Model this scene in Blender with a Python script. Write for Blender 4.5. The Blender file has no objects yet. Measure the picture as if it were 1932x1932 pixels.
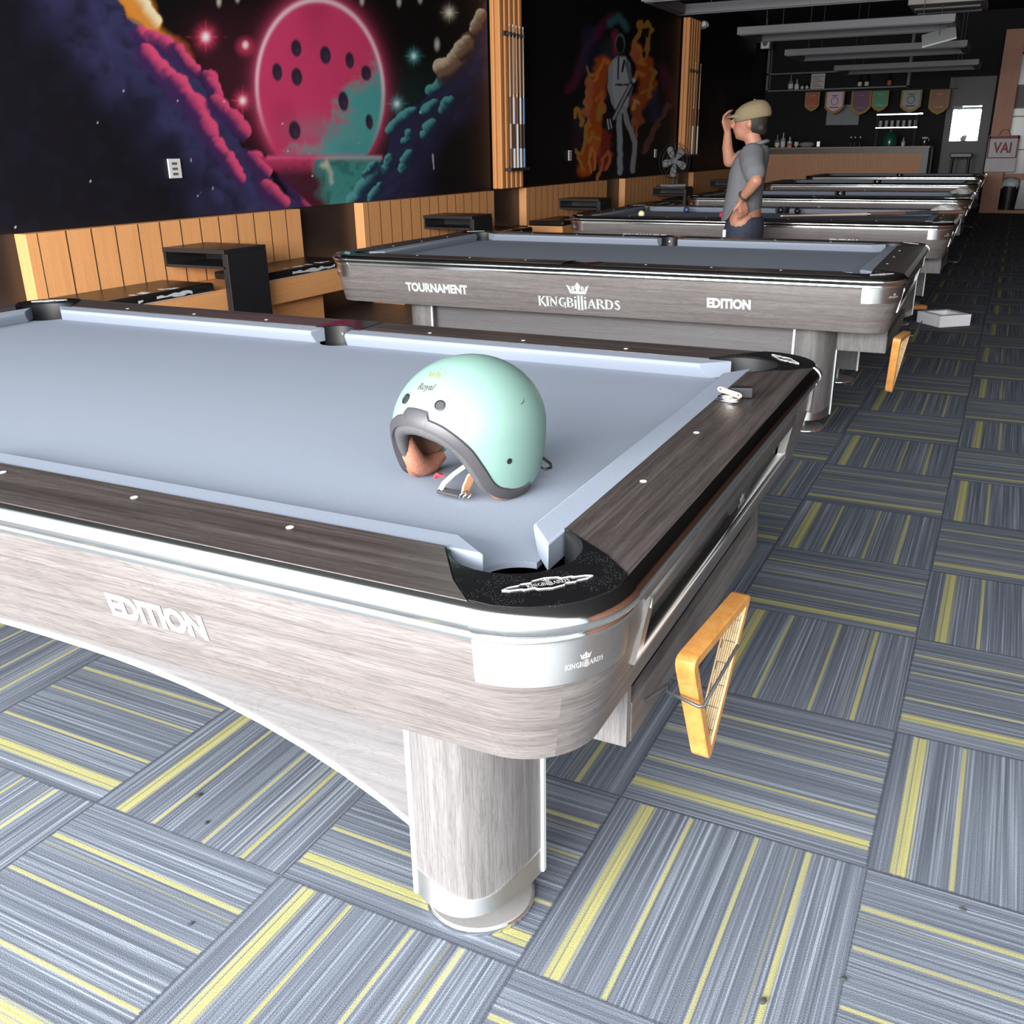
import bpy, bmesh, math, random
import numpy as np
from mathutils import Vector, Matrix

R = math.radians
SC = bpy.context.scene
COL = SC.collection

# ---------------------------------------------------------------- camera, world, light, exposure
cam_d = bpy.data.cameras.new('camera')
cam = bpy.data.objects.new('camera', cam_d)
COL.objects.link(cam)
cam.location = (0.5697, -1.1165, 1.2892)
cam.rotation_euler = (1.203, 0.0114, 0.4507)
cam_d.sensor_width = 36.0
cam_d.lens = 1782.4 / 1932 * 36
cam_d.shift_x = -20.0 / 1932
cam_d.shift_y = 1.1 / 1932
cam_d.clip_start = 0.02
SC.camera = cam

world = bpy.data.worlds.new('world')
SC.world = world
world.use_nodes = True
bgn = world.node_tree.nodes['Background']
bgn.inputs[0].default_value = (0.86, 0.93, 1.0, 1)
bgn.inputs[1].default_value = 0.9


def area_light(name, loc, rot, sx, sy, power, col):
    d = bpy.data.lights.new(name, 'AREA')
    d.shape = 'RECTANGLE'
    d.size, d.size_y = sx, sy
    d.energy = power
    d.color = col
    o = bpy.data.objects.new(name, d)
    o.location, o.rotation_euler = loc, rot
    COL.objects.link(o)
    return o


# sky seen through the open shop front behind the camera
area_light('daylight', (1.0, -3.2, 4.2), (R(90 - 44), 0, 0), 13.0, 6.5, 800, (0.94, 0.97, 1.0))
# brighter low sky over the street, front left
area_light('street_daylight', (-.9, -4.1, 1.95), (R(83), 0, R(-6)), 5.0, 1.7, 900, (1.0, 0.985, 0.965))

SC.view_settings.view_transform = 'Standard'
SC.view_settings.look = 'None'
SC.view_settings.exposure = 0.5
SC.view_settings.gamma = 1.0
SC.view_settings.use_curve_mapping = False
SC.cycles.max_bounces = 8
SC.cycles.use_denoising = True
SC.cycles.sample_clamp_indirect = 6.0
random.seed(7)


# ---------------------------------------------------------------- mesh helpers
class MB:
    def __init__(s):
        s.v, s.f, s.m = [], [], []

    def add(s, vs, fs, mi=0):
        o = len(s.v)
        s.v += [tuple(v) for v in vs]
        s.f += [tuple(i + o for i in f) for f in fs]
        s.m += [mi] * len(fs)
        return s

    def box(s, x0, x1, y0, y1, z0, z1, mi=0, M=None):
        vs = [(x, y, z) for z in (z0, z1) for y in (y0, y1) for x in (x0, x1)]
        if M is not None:
            vs = [tuple(M @ Vector(v)) for v in vs]
        return s.add(vs, [(0, 2, 3, 1), (4, 5, 7, 6), (0, 1, 5, 4), (2, 6, 7, 3), (0, 4, 6, 2), (1, 3, 7, 5)], mi)

    def prism(s, poly, z0, z1, mi=0, M=None):
        n = len(poly)
        vs = [(p[0], p[1], z0) for p in poly] + [(p[0], p[1], z1) for p in poly]
        if M is not None:
            vs = [tuple(M @ Vector(v)) for v in vs]
        fs = [tuple(range(n))[::-1], tuple(range(n, 2 * n))] + [(i, (i + 1) % n, n + (i + 1) % n, n + i) for i in range(n)]
        return s.add(vs, fs, mi)

    def loft(s, rings, mi=0, closed=True, cap=True, loop=False):
        n = len(rings[0])
        vs = [p for r in rings for p in r]
        fs = []
        k = len(rings)
        for a in range(k if loop else k - 1):
            b = (a + 1) % k
            for i in range(n if closed else n - 1):
                j = (i + 1) % n
                fs.append((a * n + i, a * n + j, b * n + j, b * n + i))
        if cap and closed and not loop:
            fs.append(tuple(range(n))[::-1])
            fs.append(tuple((k - 1) * n + i for i in range(n)))
        return s.add(vs, fs, mi)

    def tube(s, pts, r, n=8, mi=0, loop=False, cap=True):
        pts = [Vector(p) for p in pts]
        k = len(pts)
        rs = r if isinstance(r, (list, tuple)) else [r] * k
        rings = []
        ref = None
        for i in range(k):
            a = pts[(i - 1) % k] if (loop or i > 0) else pts[i]
            b = pts[(i + 1) % k] if (loop or i < k - 1) else pts[i]
            d = (b - a).normalized()
            if ref is None:
                ref = Vector((0, 0, 1)) if abs(d.z) < .9 else Vector((1, 0, 0))
            u = (ref - d * ref.dot(d))
            u = u.normalized() if u.length > 1e-6 else d.orthogonal().normalized()
            w = d.cross(u)
            ref = u
            rings.append([tuple(pts[i] + (u * math.cos(t) + w * math.sin(t)) * rs[i]) for t in [2 * math.pi * q / n for q in range(n)]])
        return s.loft(rings, mi, True, cap, loop)

    def lathe(s, prof, c=(0, 0, 0), n=24, mi=0, M=None):
        rings = []
        for r, z in prof:
            ring = [(c[0] + max(r, 1e-5) * math.cos(2 * math.pi * q / n), c[1] + max(r, 1e-5) * math.sin(2 * math.pi * q / n), c[2] + z) for q in range(n)]
            if M is not None:
                ring = [tuple(M @ Vector(p)) for p in ring]
            rings.append(ring)
        return s.loft(rings, mi)

    def ball(s, c, rx, ry=None, rz=None, n=16, mi=0):
        ry, rz = ry or rx, rz or rx
        prof = [(math.sin(math.pi * i / n), -math.cos(math.pi * i / n)) for i in range(n + 1)]
        M = Matrix.Translation(Vector(c)) @ Matrix.Diagonal((rx, ry, rz, 1))
        return s.lathe(prof, (0, 0, 0), n, mi, M)

    def xf(s, M):
        s.v = [tuple(M @ Vector(v)) for v in s.v]
        return s

    def build(s, name, mats, parent=None, smooth=38, bevel=0, fix=True, loc=None):
        me = bpy.data.meshes.new(name)
        me.from_pydata(s.v, [], s.f)
        mats = mats if isinstance(mats, (list, tuple)) else [mats]
        for m in mats:
            me.materials.append(m)
        me.polygons.foreach_set('material_index', s.m)
        if fix:
            bm = bmesh.new()
            bm.from_mesh(me)
            bmesh.ops.recalc_face_normals(bm, faces=bm.faces)
            bm.to_mesh(me)
            bm.free()
        if smooth:
            me.polygons.foreach_set('use_smooth', [True] * len(me.polygons))
            me.set_sharp_from_angle(angle=R(smooth))
        me.update()
        o = bpy.data.objects.new(name, me)
        COL.objects.link(o)
        if parent is not None:
            o.parent = parent
        if loc is not None:
            o.location = loc
        if bevel:
            b = o.modifiers.new('bevel', 'BEVEL')
            b.width = bevel
            b.segments = 2
            b.limit_method = 'ANGLE'
            b.angle_limit = R(40)
        return o


def tag(o, label, cat, group=None):
    o['label'], o['category'] = label, cat
    if group:
        o['group'] = group
    return o


def thing(name, label, cat, loc=(0, 0, 0), rz=0, group=None):
    o = bpy.data.objects.new(name, None)
    o.empty_display_size = .1
    COL.objects.link(o)
    o.location = loc
    o.rotation_euler = (0, 0, rz)
    return tag(o, label, cat, group)


def struct(o):
    o['kind'] = 'structure'
    return o


def dup(root, loc, rz, label, group=None):
    def rec(o, p):
        c = o.copy()
        COL.objects.link(c)
        c.parent = p
        for ch in list(o.children):
            rec(ch, c)
        return c
    r = rec(root, None)
    r.location = loc
    r.rotation_euler = (0, 0, rz)
    r['label'] = label
    if group:
        r['group'] = group
    return r


def arc(cx, cy, r, a0, a1, n=10):
    return [(cx + r * math.cos(R(a0 + (a1 - a0) * i / n)), cy + r * math.sin(R(a0 + (a1 - a0) * i / n))) for i in range(n + 1)]


def text_mesh(body, size, extrude=0.0, bold=0.0, shear=0.0, sx=1.0):
    """letters as a flat/extruded mesh, centred at the origin in XY; returns (verts, faces)"""
    cu = bpy.data.curves.new('t', 'FONT')
    cu.body = body
    cu.size = size
    cu.extrude = extrude
    cu.offset = bold
    cu.shear = shear
    cu.align_x, cu.align_y = 'CENTER', 'CENTER'
    cu.resolution_u = 3
    ob = bpy.data.objects.new('t', cu)
    COL.objects.link(ob)
    bpy.context.view_layer.update()
    me = bpy.data.meshes.new_from_object(ob.evaluated_get(bpy.context.evaluated_depsgraph_get()))
    vs = [(v.co.x * sx, v.co.y, v.co.z) for v in me.vertices]
    fs = [tuple(p.vertices) for p in me.polygons]
    bpy.data.objects.remove(ob)
    bpy.data.curves.remove(cu)
    bpy.data.meshes.remove(me)
    return vs, fs


# ---------------------------------------------------------------- materials
def new_mat(name):
    m = bpy.data.materials.new(name)
    m.use_nodes = True
    nt = m.node_tree
    return m, nt, nt.nodes['Principled BSDF']


def N(nt, t, **kw):
    n = nt.nodes.new(t)
    for k, v in kw.items():
        setattr(n, k, v)
    return n


def L(nt, a, b):
    nt.links.new(a, b)


def math_n(nt, op, a, b=None, c=None):
    n = N(nt, 'ShaderNodeMath', operation=op)
    for i, v in enumerate((a, b, c)):
        if v is None:
            continue
        if isinstance(v, (int, float)):
            n.inputs[i].default_value = v
        else:
            L(nt, v, n.inputs[i])
    return n.outputs[0]


def mix_col(nt, fac, a, b, mode='MIX'):
    n = N(nt, 'ShaderNodeMix', data_type='RGBA', blend_type=mode)
    for sock, v in ((n.inputs[0], fac), (n.inputs[6], a), (n.inputs[7], b)):
        if isinstance(v, (int, float)):
            sock.default_value = v
        elif isinstance(v, (tuple, list)):
            sock.default_value = (*v, 1) if len(v) == 3 else v
        else:
            L(nt, v, sock)
    return n.outputs[2]


def plain(name, col, rough=.5, metal=0.0, var=.08, scale=30, bump=0.0, bscale=200, spec=.5, coat=0.0, detail=4):
    m, nt, b = new_mat(name)
    tc = N(nt, 'ShaderNodeTexCoord')
    no = N(nt, 'ShaderNodeTexNoise')
    no.inputs['Scale'].default_value = scale
    no.inputs['Detail'].default_value = detail
    L(nt, tc.outputs['Object'], no.inputs['Vector'])
    k = math_n(nt, 'MULTIPLY_ADD', no.outputs['Fac'], 2 * var, 1 - var)
    hsv = N(nt, 'ShaderNodeHueSaturation')
    hsv.inputs['Color'].default_value = (*col, 1)
    L(nt, k, hsv.inputs['Value'])
    L(nt, hsv.outputs[0], b.inputs['Base Color'])
    b.inputs['Roughness'].default_value = rough
    b.inputs['Metallic'].default_value = metal
    b.inputs['Specular IOR Level'].default_value = spec
    b.inputs['Coat Weight'].default_value = coat
    if bump:
        n2 = N(nt, 'ShaderNodeTexNoise')
        n2.inputs['Scale'].default_value = bscale
        n2.inputs['Detail'].default_value = 3
        L(nt, tc.outputs['Object'], n2.inputs['Vector'])
        bp = N(nt, 'ShaderNodeBump')
        bp.inputs['Strength'].default_value = bump
        bp.inputs['Distance'].default_value = .002
        L(nt, n2.outputs['Fac'], bp.inputs['Height'])
        L(nt, bp.outputs[0], b.inputs['Normal'])
    return m


def wood(name, dark, mid, light, axis='X', rough=.45, fine=.48, s=1.0, coat=0.0, spec=.5, wrap=False):
    m, nt, b = new_mat(name)
    tc = N(nt, 'ShaderNodeTexCoord')
    at = N(nt, 'ShaderNodeAttribute', attribute_name='grain')
    src = at.outputs['Vector'] if wrap else tc.outputs['Object']

    def noise(al, ac, det, dist, rg=.6):
        mp = N(nt, 'ShaderNodeMapping')
        v = [ac * s] * 3
        v['XYZ'.index(axis)] = al * s
        mp.inputs['Scale'].default_value = v
        L(nt, src, mp.inputs['Vector'])
        no = N(nt, 'ShaderNodeTexNoise')
        no.inputs['Scale'].default_value = 1.0
        no.inputs['Detail'].default_value = det
        no.inputs['Roughness'].default_value = rg
        no.inputs['Distortion'].default_value = dist
        L(nt, mp.outputs[0], no.inputs['Vector'])
        return no.outputs['Fac']
    broad = noise(1.3, 38, 6, .9, .68)
    cr = N(nt, 'ShaderNodeValToRGB')
    e = cr.color_ramp.elements
    e[0].position, e[0].color = .34, (*dark, 1)
    e[1].position, e[1].color = .66, (*light, 1)
    q = e.new(.5)
    q.color = (*mid, 1)
    L(nt, broad, cr.inputs[0])
    streak = noise(13, 430, 3, .8, .7)
    st = N(nt, 'ShaderNodeValToRGB')
    e = st.color_ramp.elements
    e[0].position, e[0].color = .38, (0, 0, 0, 1)
    e[1].position, e[1].color = .53, (1, 1, 1, 1)
    L(nt, streak, st.inputs[0])
    f = math_n(nt, 'MULTIPLY', math_n(nt, 'SUBTRACT', 1.0, st.outputs[0]), fine)
    col = mix_col(nt, f, cr.outputs[0], tuple(x * .45 for x in dark))
    # ring figure
    ring = noise(2.2, 9, 2, 2.5)
    rg = math_n(nt, 'FRACT', math_n(nt, 'MULTIPLY', ring, 16.0))
    line = math_n(nt, 'LESS_THAN', math_n(nt, 'ABSOLUTE', math_n(nt, 'SUBTRACT', rg, .5)), .10)
    col = mix_col(nt, math_n(nt, 'MULTIPLY', line, .16), col, tuple(x * .5 for x in dark))
    L(nt, col, b.inputs['Base Color'])
    b.inputs['Roughness'].default_value = rough
    b.inputs['Coat Weight'].default_value = coat
    b.inputs['Specular IOR Level'].default_value = spec
    bp = N(nt, 'ShaderNodeBump')
    bp.inputs['Strength'].default_value = .15
    bp.inputs['Distance'].default_value = .001
    L(nt, st.outputs[0], bp.inputs['Height'])
    L(nt, bp.outputs[0], b.inputs['Normal'])
    return m


M = {}
SK = ((0.0891, 0.0767, 0.0729), (0.1269, 0.1123, 0.108), (0.1539, 0.1415, 0.1382))
M['skirt_x'] = wood('grey_oak_long', *SK, axis='X', wrap=True)
M['skirt_y'] = wood('grey_oak_short', *SK, axis='X', wrap=True)
M['box_y'] = wood('grey_oak_box', *SK, axis='Y')
M['leg_z'] = wood('grey_oak_leg', (0.1134, 0.1067, 0.1054), (0.1501, 0.1421, 0.1401), (0.1801, 0.1721, 0.1701), axis='Z')
M['panel_x'] = wood('grey_oak_panel', (0.1056, 0.1003, 0.1012), (0.1276, 0.1219, 0.1232), (0.1452, 0.1395, 0.1417), axis='X', fine=.22)
RT = ((0.03, 0.0244, 0.0231), (0.05, 0.0413, 0.0394), (0.08, 0.0675, 0.065))
M['rail_x'] = wood('dark_oak_long', *RT, axis='X', rough=.35, fine=.4)
M['rail_y'] = wood('dark_oak_short', *RT, axis='Y', rough=.35, fine=.4)
M['chrome'] = plain('polished_chrome', (.82, .82, .80), .13, 1.0, .03)
M['steel'] = plain('brushed_steel', (.78, .77, .75), .42, 1.0, .05, 60)
_b = M['steel'].node_tree.nodes['Principled BSDF']
_b.inputs['Anisotropic'].default_value = .9
_b.inputs['Anisotropic Rotation'].default_value = .25
_t = N(M['steel'].node_tree, 'ShaderNodeTangent', direction_type='RADIAL', axis='Z')
L(M['steel'].node_tree, _t.outputs[0], _b.inputs['Tangent'])
M['alu'] = plain('pale_aluminium', (.80, .83, .83), .4, .35, .03)
M['gloss_black'] = plain('dusty_gloss_black', (.0055, .0055, .006), .10, 0, .6, 700, spec=.5, detail=2)
_nt = M['gloss_black'].node_tree
_b = _nt.nodes['Principled BSDF']
_tc = N(_nt, 'ShaderNodeTexCoord')
_vo = N(_nt, 'ShaderNodeTexVoronoi')
_vo.inputs['Scale'].default_value = 420
L(_nt, _tc.outputs['Object'], _vo.inputs['Vector'])
_nz = N(_nt, 'ShaderNodeTexNoise')
_nz.inputs['Scale'].default_value = 26
L(_nt, _tc.outputs['Object'], _nz.inputs['Vector'])
_sp = math_n(_nt, 'MULTIPLY', math_n(_nt, 'LESS_THAN', _vo.outputs['Distance'], .20), math_n(_nt, 'GREATER_THAN', _nz.outputs['Fac'], .50))
L(_nt, mix_col(_nt, math_n(_nt, 'MULTIPLY', _sp, .8), _b.inputs['Base Color'].links[0].from_socket, (.11, .11, .11)), _b.inputs['Base Color'])
M['rubber'] = plain('black_rubber', (.008, .0085, .0095), .5)
M['cloth'] = plain('blue_grey_billiard_cloth', (0.195, 0.221, 0.2691), .95, 0, .07, 420, .25, 900, spec=.1)
M['bolt'] = plain('zinc_bolt', (.7, .7, .68), .3, 1.0)
M['pad'] = plain('speckled_grey_metal', (.22, .215, .21), .55, .2, .3, 500)
M['white'] = plain('white_paint', (.42, .45, .44), .5)
M['sight'] = plain('pearl_inlay', (.75, .73, .70), .3)
M['dark'] = plain('dark_grey_laminate', (.035, .036, .04), .45)
M['box_in'] = plain('grey_baize_lining', (.09, .09, .088), .9, 0, .2)
M['silver'] = plain('silver_inlay', (.5, .5, .5), .35, .4)


def grain(o, side):
    """veneer runs round the rounded corners: length along the skirt, depth, height"""
    out = []
    for v in o.data.vertices:
        x, y, z = v.co
        if side in 'NF':
            t, w, a, b2 = x, (-y if side == 'N' else y - 1.27), .055, -2.595
        else:
            t, w, a, b2 = y, (x if side == 'R' else -2.54 - x), 1.325, -.055
        w -= .055
        if t > a:
            t = a + .14 * math.atan2(t - a, w)
        elif t < b2:
            t = b2 - .14 * math.atan2(b2 - t, w)
        out += [t + 7 * 'NFRL'.index(side), 0.0, z]
    at = o.data.attributes.new('grain', 'FLOAT_VECTOR', 'POINT')
    at.data.foreach_set('vector', out)
    return o


def mirror_x(p):
    return [(-2.54 - x, y) for x, y in p][::-1]


def mirror_y(p):
    return [(x, 1.27 - y) for x, y in p][::-1]


# ---------------------------------------------------------------- setting
GX, GY, GA, GT = .5209, .4589, -.0075, .5


def carpet_mat():
    m, nt, b = new_mat('striped_carpet_tiles')
    tc = N(nt, 'ShaderNodeTexCoord')
    mp = N(nt, 'ShaderNodeMapping', vector_type='TEXTURE')
    mp.inputs['Location'].default_value = (GX, GY, 0)
    mp.inputs['Rotation'].default_value = (0, 0, GA)
    mp.inputs['Scale'].default_value = (GT, GT, 1)
    L(nt, tc.outputs['Object'], mp.inputs['Vector'])
    sp = N(nt, 'ShaderNodeSeparateXYZ')
    L(nt, mp.outputs[0], sp.inputs[0])
    X, Y = sp.outputs[0], sp.outputs[1]
    ix, iy = math_n(nt, 'FLOOR', X), math_n(nt, 'FLOOR', Y)
    fx, fy = math_n(nt, 'FRACT', X), math_n(nt, 'FRACT', Y)
    par = math_n(nt, 'FLOORED_MODULO', math_n(nt, 'ADD', ix, iy), 2.0)      # 1: stripes run along x
    v = math_n(nt, 'ADD', math_n(nt, 'MULTIPLY', par, fy), math_n(nt, 'MULTIPLY', math_n(nt, 'SUBTRACT', 1.0, par), fx))
    w = math_n(nt, 'ADD', math_n(nt, 'MULTIPLY', par, fx), math_n(nt, 'MULTIPLY', math_n(nt, 'SUBTRACT', 1.0, par), fy))
    cell = N(nt, 'ShaderNodeCombineXYZ')
    L(nt, ix, cell.inputs[0])
    L(nt, iy, cell.inputs[1])
    wn = N(nt, 'ShaderNodeTexWhiteNoise', noise_dimensions='2D')
    L(nt, cell.outputs[0], wn.inputs['Vector'])
    seed = wn.outputs['Value']
    # a few tiles are printed a little differently: nudge the stripes
    vj = math_n(nt, 'ADD', v, math_n(nt, 'MULTIPLY', math_n(nt, 'SUBTRACT', seed, .5), .05))
    yel = N(nt, 'ShaderNodeValToRGB')
    yel.color_ramp.interpolation = 'LINEAR'
    el = yel.color_ramp.elements
    el[0].position, el[0].color = 0.0, (0, 0, 0, 1)
    el[1].position, el[1].color = 1.0, (0, 0, 0, 1)
    for a, c, k in ((.100, .118, .75), (.124, .152, .95), (.160, .164, .4), (.310, .322, .8), (.578, .590, .7), (.736, .740, .3), (.778, .795, .8)):
        for p, val in ((a - .004, 0), (a, k), (c, k), (c + .004, 0)):
            q = el.new(p)
            q.color = (val, val, val, 1)
    L(nt, vj, yel.inputs[0])

    def line_noise(freq, off, det):
        cv = N(nt, 'ShaderNodeCombineXYZ')
        L(nt, math_n(nt, 'MULTIPLY', v, freq), cv.inputs[0])
        L(nt, math_n(nt, 'MULTIPLY', w, .7), cv.inputs[1])
        L(nt, math_n(nt, 'ADD', math_n(nt, 'MULTIPLY', seed, 37.0), off), cv.inputs[2])
        no = N(nt, 'ShaderNodeTexNoise')
        no.inputs['Scale'].default_value = 1
        no.inputs['Detail'].default_value = det
        L(nt, cv.outputs[0], no.inputs['Vector'])
        return no.outputs['Fac']
    lines = line_noise(105, 0, 2)
    cr = N(nt, 'ShaderNodeValToRGB')
    e = cr.color_ramp.elements
    e[0].position, e[0].color = .33, (0.0559, 0.0624, 0.078, 1)
    e[1].position, e[1].color = .74, (0.26, 0.2886, 0.3406, 1)
    q = e.new(.52)
    q.color = (0.104, 0.117, 0.1443, 1)
    q = e.new(.60)
    q.color = (0.1469, 0.1638, 0.195, 1)
    L(nt, lines, cr.inputs[0])
    tone = line_noise(7, 11, 1)
    col = mix_col(nt, math_n(nt, 'MULTIPLY', tone, .42), cr.outputs[0], (0.1014, 0.1144, 0.1404))
    edge = N(nt, 'ShaderNodeValToRGB')
    L(nt, w, edge.inputs[0])
    ee = edge.color_ramp.elements
    ee[0].position, ee[0].color = .008, (0, 0, 0, 1)
    ee[1].position, ee[1].color = .992, (0, 0, 0, 1)
    for p in (.012, .988):
        q = ee.new(p)
        q.color = (1, 1, 1, 1)
    yf = math_n(nt, 'MULTIPLY', yel.outputs[0], edge.outputs[0])
    ybreak = line_noise(190, 5, 1)
    ycol = mix_col(nt, ybreak, (0.221, 0.208, 0.0676), (0.416, 0.39, 0.156))
    col = mix_col(nt, math_n(nt, 'MULTIPLY', yf, .92), col, ycol)
    # seams
    d1 = math_n(nt, 'MINIMUM', math_n(nt, 'MINIMUM', fx, math_n(nt, 'SUBTRACT', 1.0, fx)), math_n(nt, 'MINIMUM', fy, math_n(nt, 'SUBTRACT', 1.0, fy)))
    seam = math_n(nt, 'LESS_THAN', d1, .006)
    col = mix_col(nt, math_n(nt, 'MULTIPLY', seam, .6), col, (.03, .034, .045))
    pile = N(nt, 'ShaderNodeTexNoise')
    pile.inputs['Scale'].default_value = 480
    pile.inputs['Detail'].default_value = 2
    L(nt, tc.outputs['Object'], pile.inputs['Vector'])
    col = mix_col(nt, 1.0, col, mix_col(nt, pile.outputs['Fac'], (.55, .55, .55), (1.45, 1.45, 1.45)), 'MULTIPLY')
    L(nt, col, b.inputs['Base Color'])
    b.inputs['Roughness'].default_value = 1.0
    b.inputs['Specular IOR Level'].default_value = .05
    bp = N(nt, 'ShaderNodeBump')
    bp.inputs['Strength'].default_value = .5
    bp.inputs['Distance'].default_value = .004
    L(nt, pile.outputs['Fac'], bp.inputs['Height'])
    L(nt, bp.outputs[0], b.inputs['Normal'])
    return m


M['carpet'] = carpet_mat()
M['floor_wood'] = wood('dark_floor_boards', (.03, .026, .025), (.06, .052, .05), (.10, .09, .086), axis='Y', rough=.5)
M['wall_black'] = plain('black_painted_wall', (.012, .011, .012), .6, 0, .3, 3)
M['ceil'] = plain('black_ceiling', (.010, .010, .010), .8, 0, .3, 2)
M['wains'] = plain('dark_brown_laminate', (.030, .020, .018), .38, 0, .25, 5)
M['brown_wall'] = plain('brown_side_wall', (.26, .115, .075), .7, 0, .2, 2)
M['orange'] = wood('orange_board', (.78, .36, .14), (.84, .395, .155), (.88, .425, .17), axis='Z', rough=.5, fine=.05)
M['orange_x'] = wood('orange_board_flat', (.78, .36, .14), (.82, .385, .15), (.86, .41, .165), axis='Y', rough=.5, fine=.05)

fl = MB()
fl.add([(-3.0, -3.7, 0), (6.2, -3.7, 0), (6.2, 22.6, 0), (-3.0, 22.6, 0)], [(0, 1, 2, 3)], 0)
fl.add([(-4.75, -3.7, 0), (-3.0, -3.7, 0), (-3.0, 22.6, 0), (-4.75, 22.6, 0)], [(0, 1, 2, 3)], 1)
struct(fl.build('floor', [M['carpet'], M['floor_wood']], smooth=0, fix=False))
struct(MB().box(-4.9, 6.3, -1.10, 22.7, 3.75, 3.85).build('ceiling', M['ceil'], smooth=0))
struct(MB().box(-4.75, -4.56, -.95, 22.6, 0, 3.75).build('wall_left', M['wall_black'], smooth=0))
struct(MB().box(-4.75, 6.2, 21.9, 22.6, 0, 3.75).build('wall_back', plain('black_gloss_tile_wall', (.004, .004, .0045), .55, 0, .5, 1.2, spec=.12), smooth=0))
struct(MB().box(6.2, 6.35, -.95, 22.6, 0, 3.75).build('wall_right', M['brown_wall'], smooth=0))
fw = MB()
fw.box(-4.75, -4.4, -1.10, -.95, 0, 3.75)
fw.box(5.9, 6.2, -1.10, -.95, 0, 3.75)
fw.box(-4.4, 5.9, -1.10, -.95, 3.62, 3.75)
struct(fw.build('wall_front', M['wall_black'], smooth=0))
wf = MB()
for x in (-4.4, 5.85):
    wf.box(x, x + .05, -1.06, -.99, 0, 3.62)
wf.box(-4.4, 5.9, -1.06, -.99, 3.57, 3.62)
struct(wf.build('window_1', M['dark'], smooth=0))
struct(MB().box(-4.56, -4.545, 2.0, 20.4, 0, .868).build('trim_1', M['wains'], smooth=0))


# ---------------------------------------------------------------- pool tables
H = .766
BED = H - .045


def st_line(axis, a, b, n=1):
    out = []
    for i in range(n + 1):
        t = a + (b - a) * i / n
        out.append({'N': (t, -.055, 0, -1), 'F': (t, 1.325, 0, 1), 'R': (.055, t, 1, 0), 'L': (-2.595, t, -1, 0)}[axis])
    return out


CC = {'NR': (.055, -.055), 'FR': (.055, 1.325), 'FL': (-2.595, 1.325), 'NL': (-2.595, -.055)}
CA = {'NR': -90, 'FR': 0, 'FL': 90, 'NL': 180}


def st_arc(k, f0=0.0, f1=1.0, n=10):
    out = []
    for i in range(n + 1):
        a = R(CA[k] + 90 * (f0 + (f1 - f0) * i / n))
        out.append((*CC[k], math.cos(a), math.sin(a)))
    return out


def sweep(mb, prof, sts, mi=0):
    rings = [[(bx + (d - .055) * nx, by + (d - .055) * ny, z) for d, z in prof] for bx, by, nx, ny in sts]
    return mb.loft(rings, mi)


SKT = [(.200, .712), (.1965, .665), (.165, .52)]


def skd(z):
    return .1965 + (.0035 * (z - .665) / .047 if z > .665 else .0315 * (z - .665) / .145)


def skirt_prof(z0, z1, th=.02):
    zs = [z1] + ([.665] if z0 < .665 < z1 else []) + [z0]
    return [(skd(z), z) for z in zs] + [(skd(z) - th, z) for z in zs[::-1]]


SERIF = {  # strokes (x0,y0,x1,y1,width) on a 1-high letter, then its advance
    'K': ([(.14, 0, .14, 1, .2), (.2, .42, .62, 1, .13), (.3, .52, .74, -.08, .2)], [(0, 0, .3), (0, 1, .3), (.48, 1, .3)], .80),
    'I': ([(.15, 0, .15, 1, .2)], [(0, 0, .3), (0, 1, .3)], .36),
    'N': ([(.12, 0, .12, 1, .1), (.08, .98, .72, .02, .2), (.68, 0, .68, 1, .1)], [(0, 0, .26), (0, 1, .2), (.56, 1, .26)], .88),
    'G': ([(.14, .3, .14, .7, .2), (.16, .7, .34, .95, .16), (.34, .94, .66, .9, .12), (.16, .3, .34, .05, .16), (.34, .06, .66, .1, .12), (.64, .05, .64, .45, .18), (.72, .1, .62, -.15, .12)], [(.48, .45, .32)], .82),
    'B': ([(.14, 0, .14, 1, .2), (.2, .95, .5, .95, .1), (.52, .9, .54, .6, .18), (.2, .53, .5, .53, .1), (.56, .45, .58, .12, .2), (.2, .05, .54, .05, .1)], [(0, 0, .3), (0, 1, .3)], .76),
    'i': ([(.13, -.12, .13, .82, .2), (.13, 1.02, .13, 1.16, .2)], [(0, -.12, .26), (0, .82, .22)], .32),
    'l': ([(.13, -.25, .13, 1.3, .2)], [(0, 1.28, .26), (0, -.25, .26)], .32),
    'A': ([(.1, 0, .42, .98, .1), (.42, .98, .72, 0, .2), (.22, .33, .6, .33, .09)], [(0, 0, .24), (.56, 0, .3)], .88),
    'R': ([(.14, 0, .14, 1, .2), (.2, .95, .5, .95, .1), (.54, .9, .54, .58, .18), (.2, .5, .52, .5, .1), (.4, .5, .76, .02, .2)], [(0, 0, .3), (0, 1, .3)], .84),
    'D': ([(.14, 0, .14, 1, .2), (.2, .95, .5, .93, .1), (.52, .92, .68, .7, .16), (.68, .72, .68, .28, .2), (.68, .3, .52, .08, .16), (.2, .05, .5, .07, .1)], [(0, 0, .3), (0, 1, .3)], .86),
    'S': ([(.54, .85, .3, .96, .14), (.3, .95, .12, .78, .16), (.13, .76, .52, .36, .2), (.52, .36, .46, .1, .18), (.48, .06, .26, .04, .12), (.26, .05, .08, .18, .13)], [], .62)}


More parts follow.
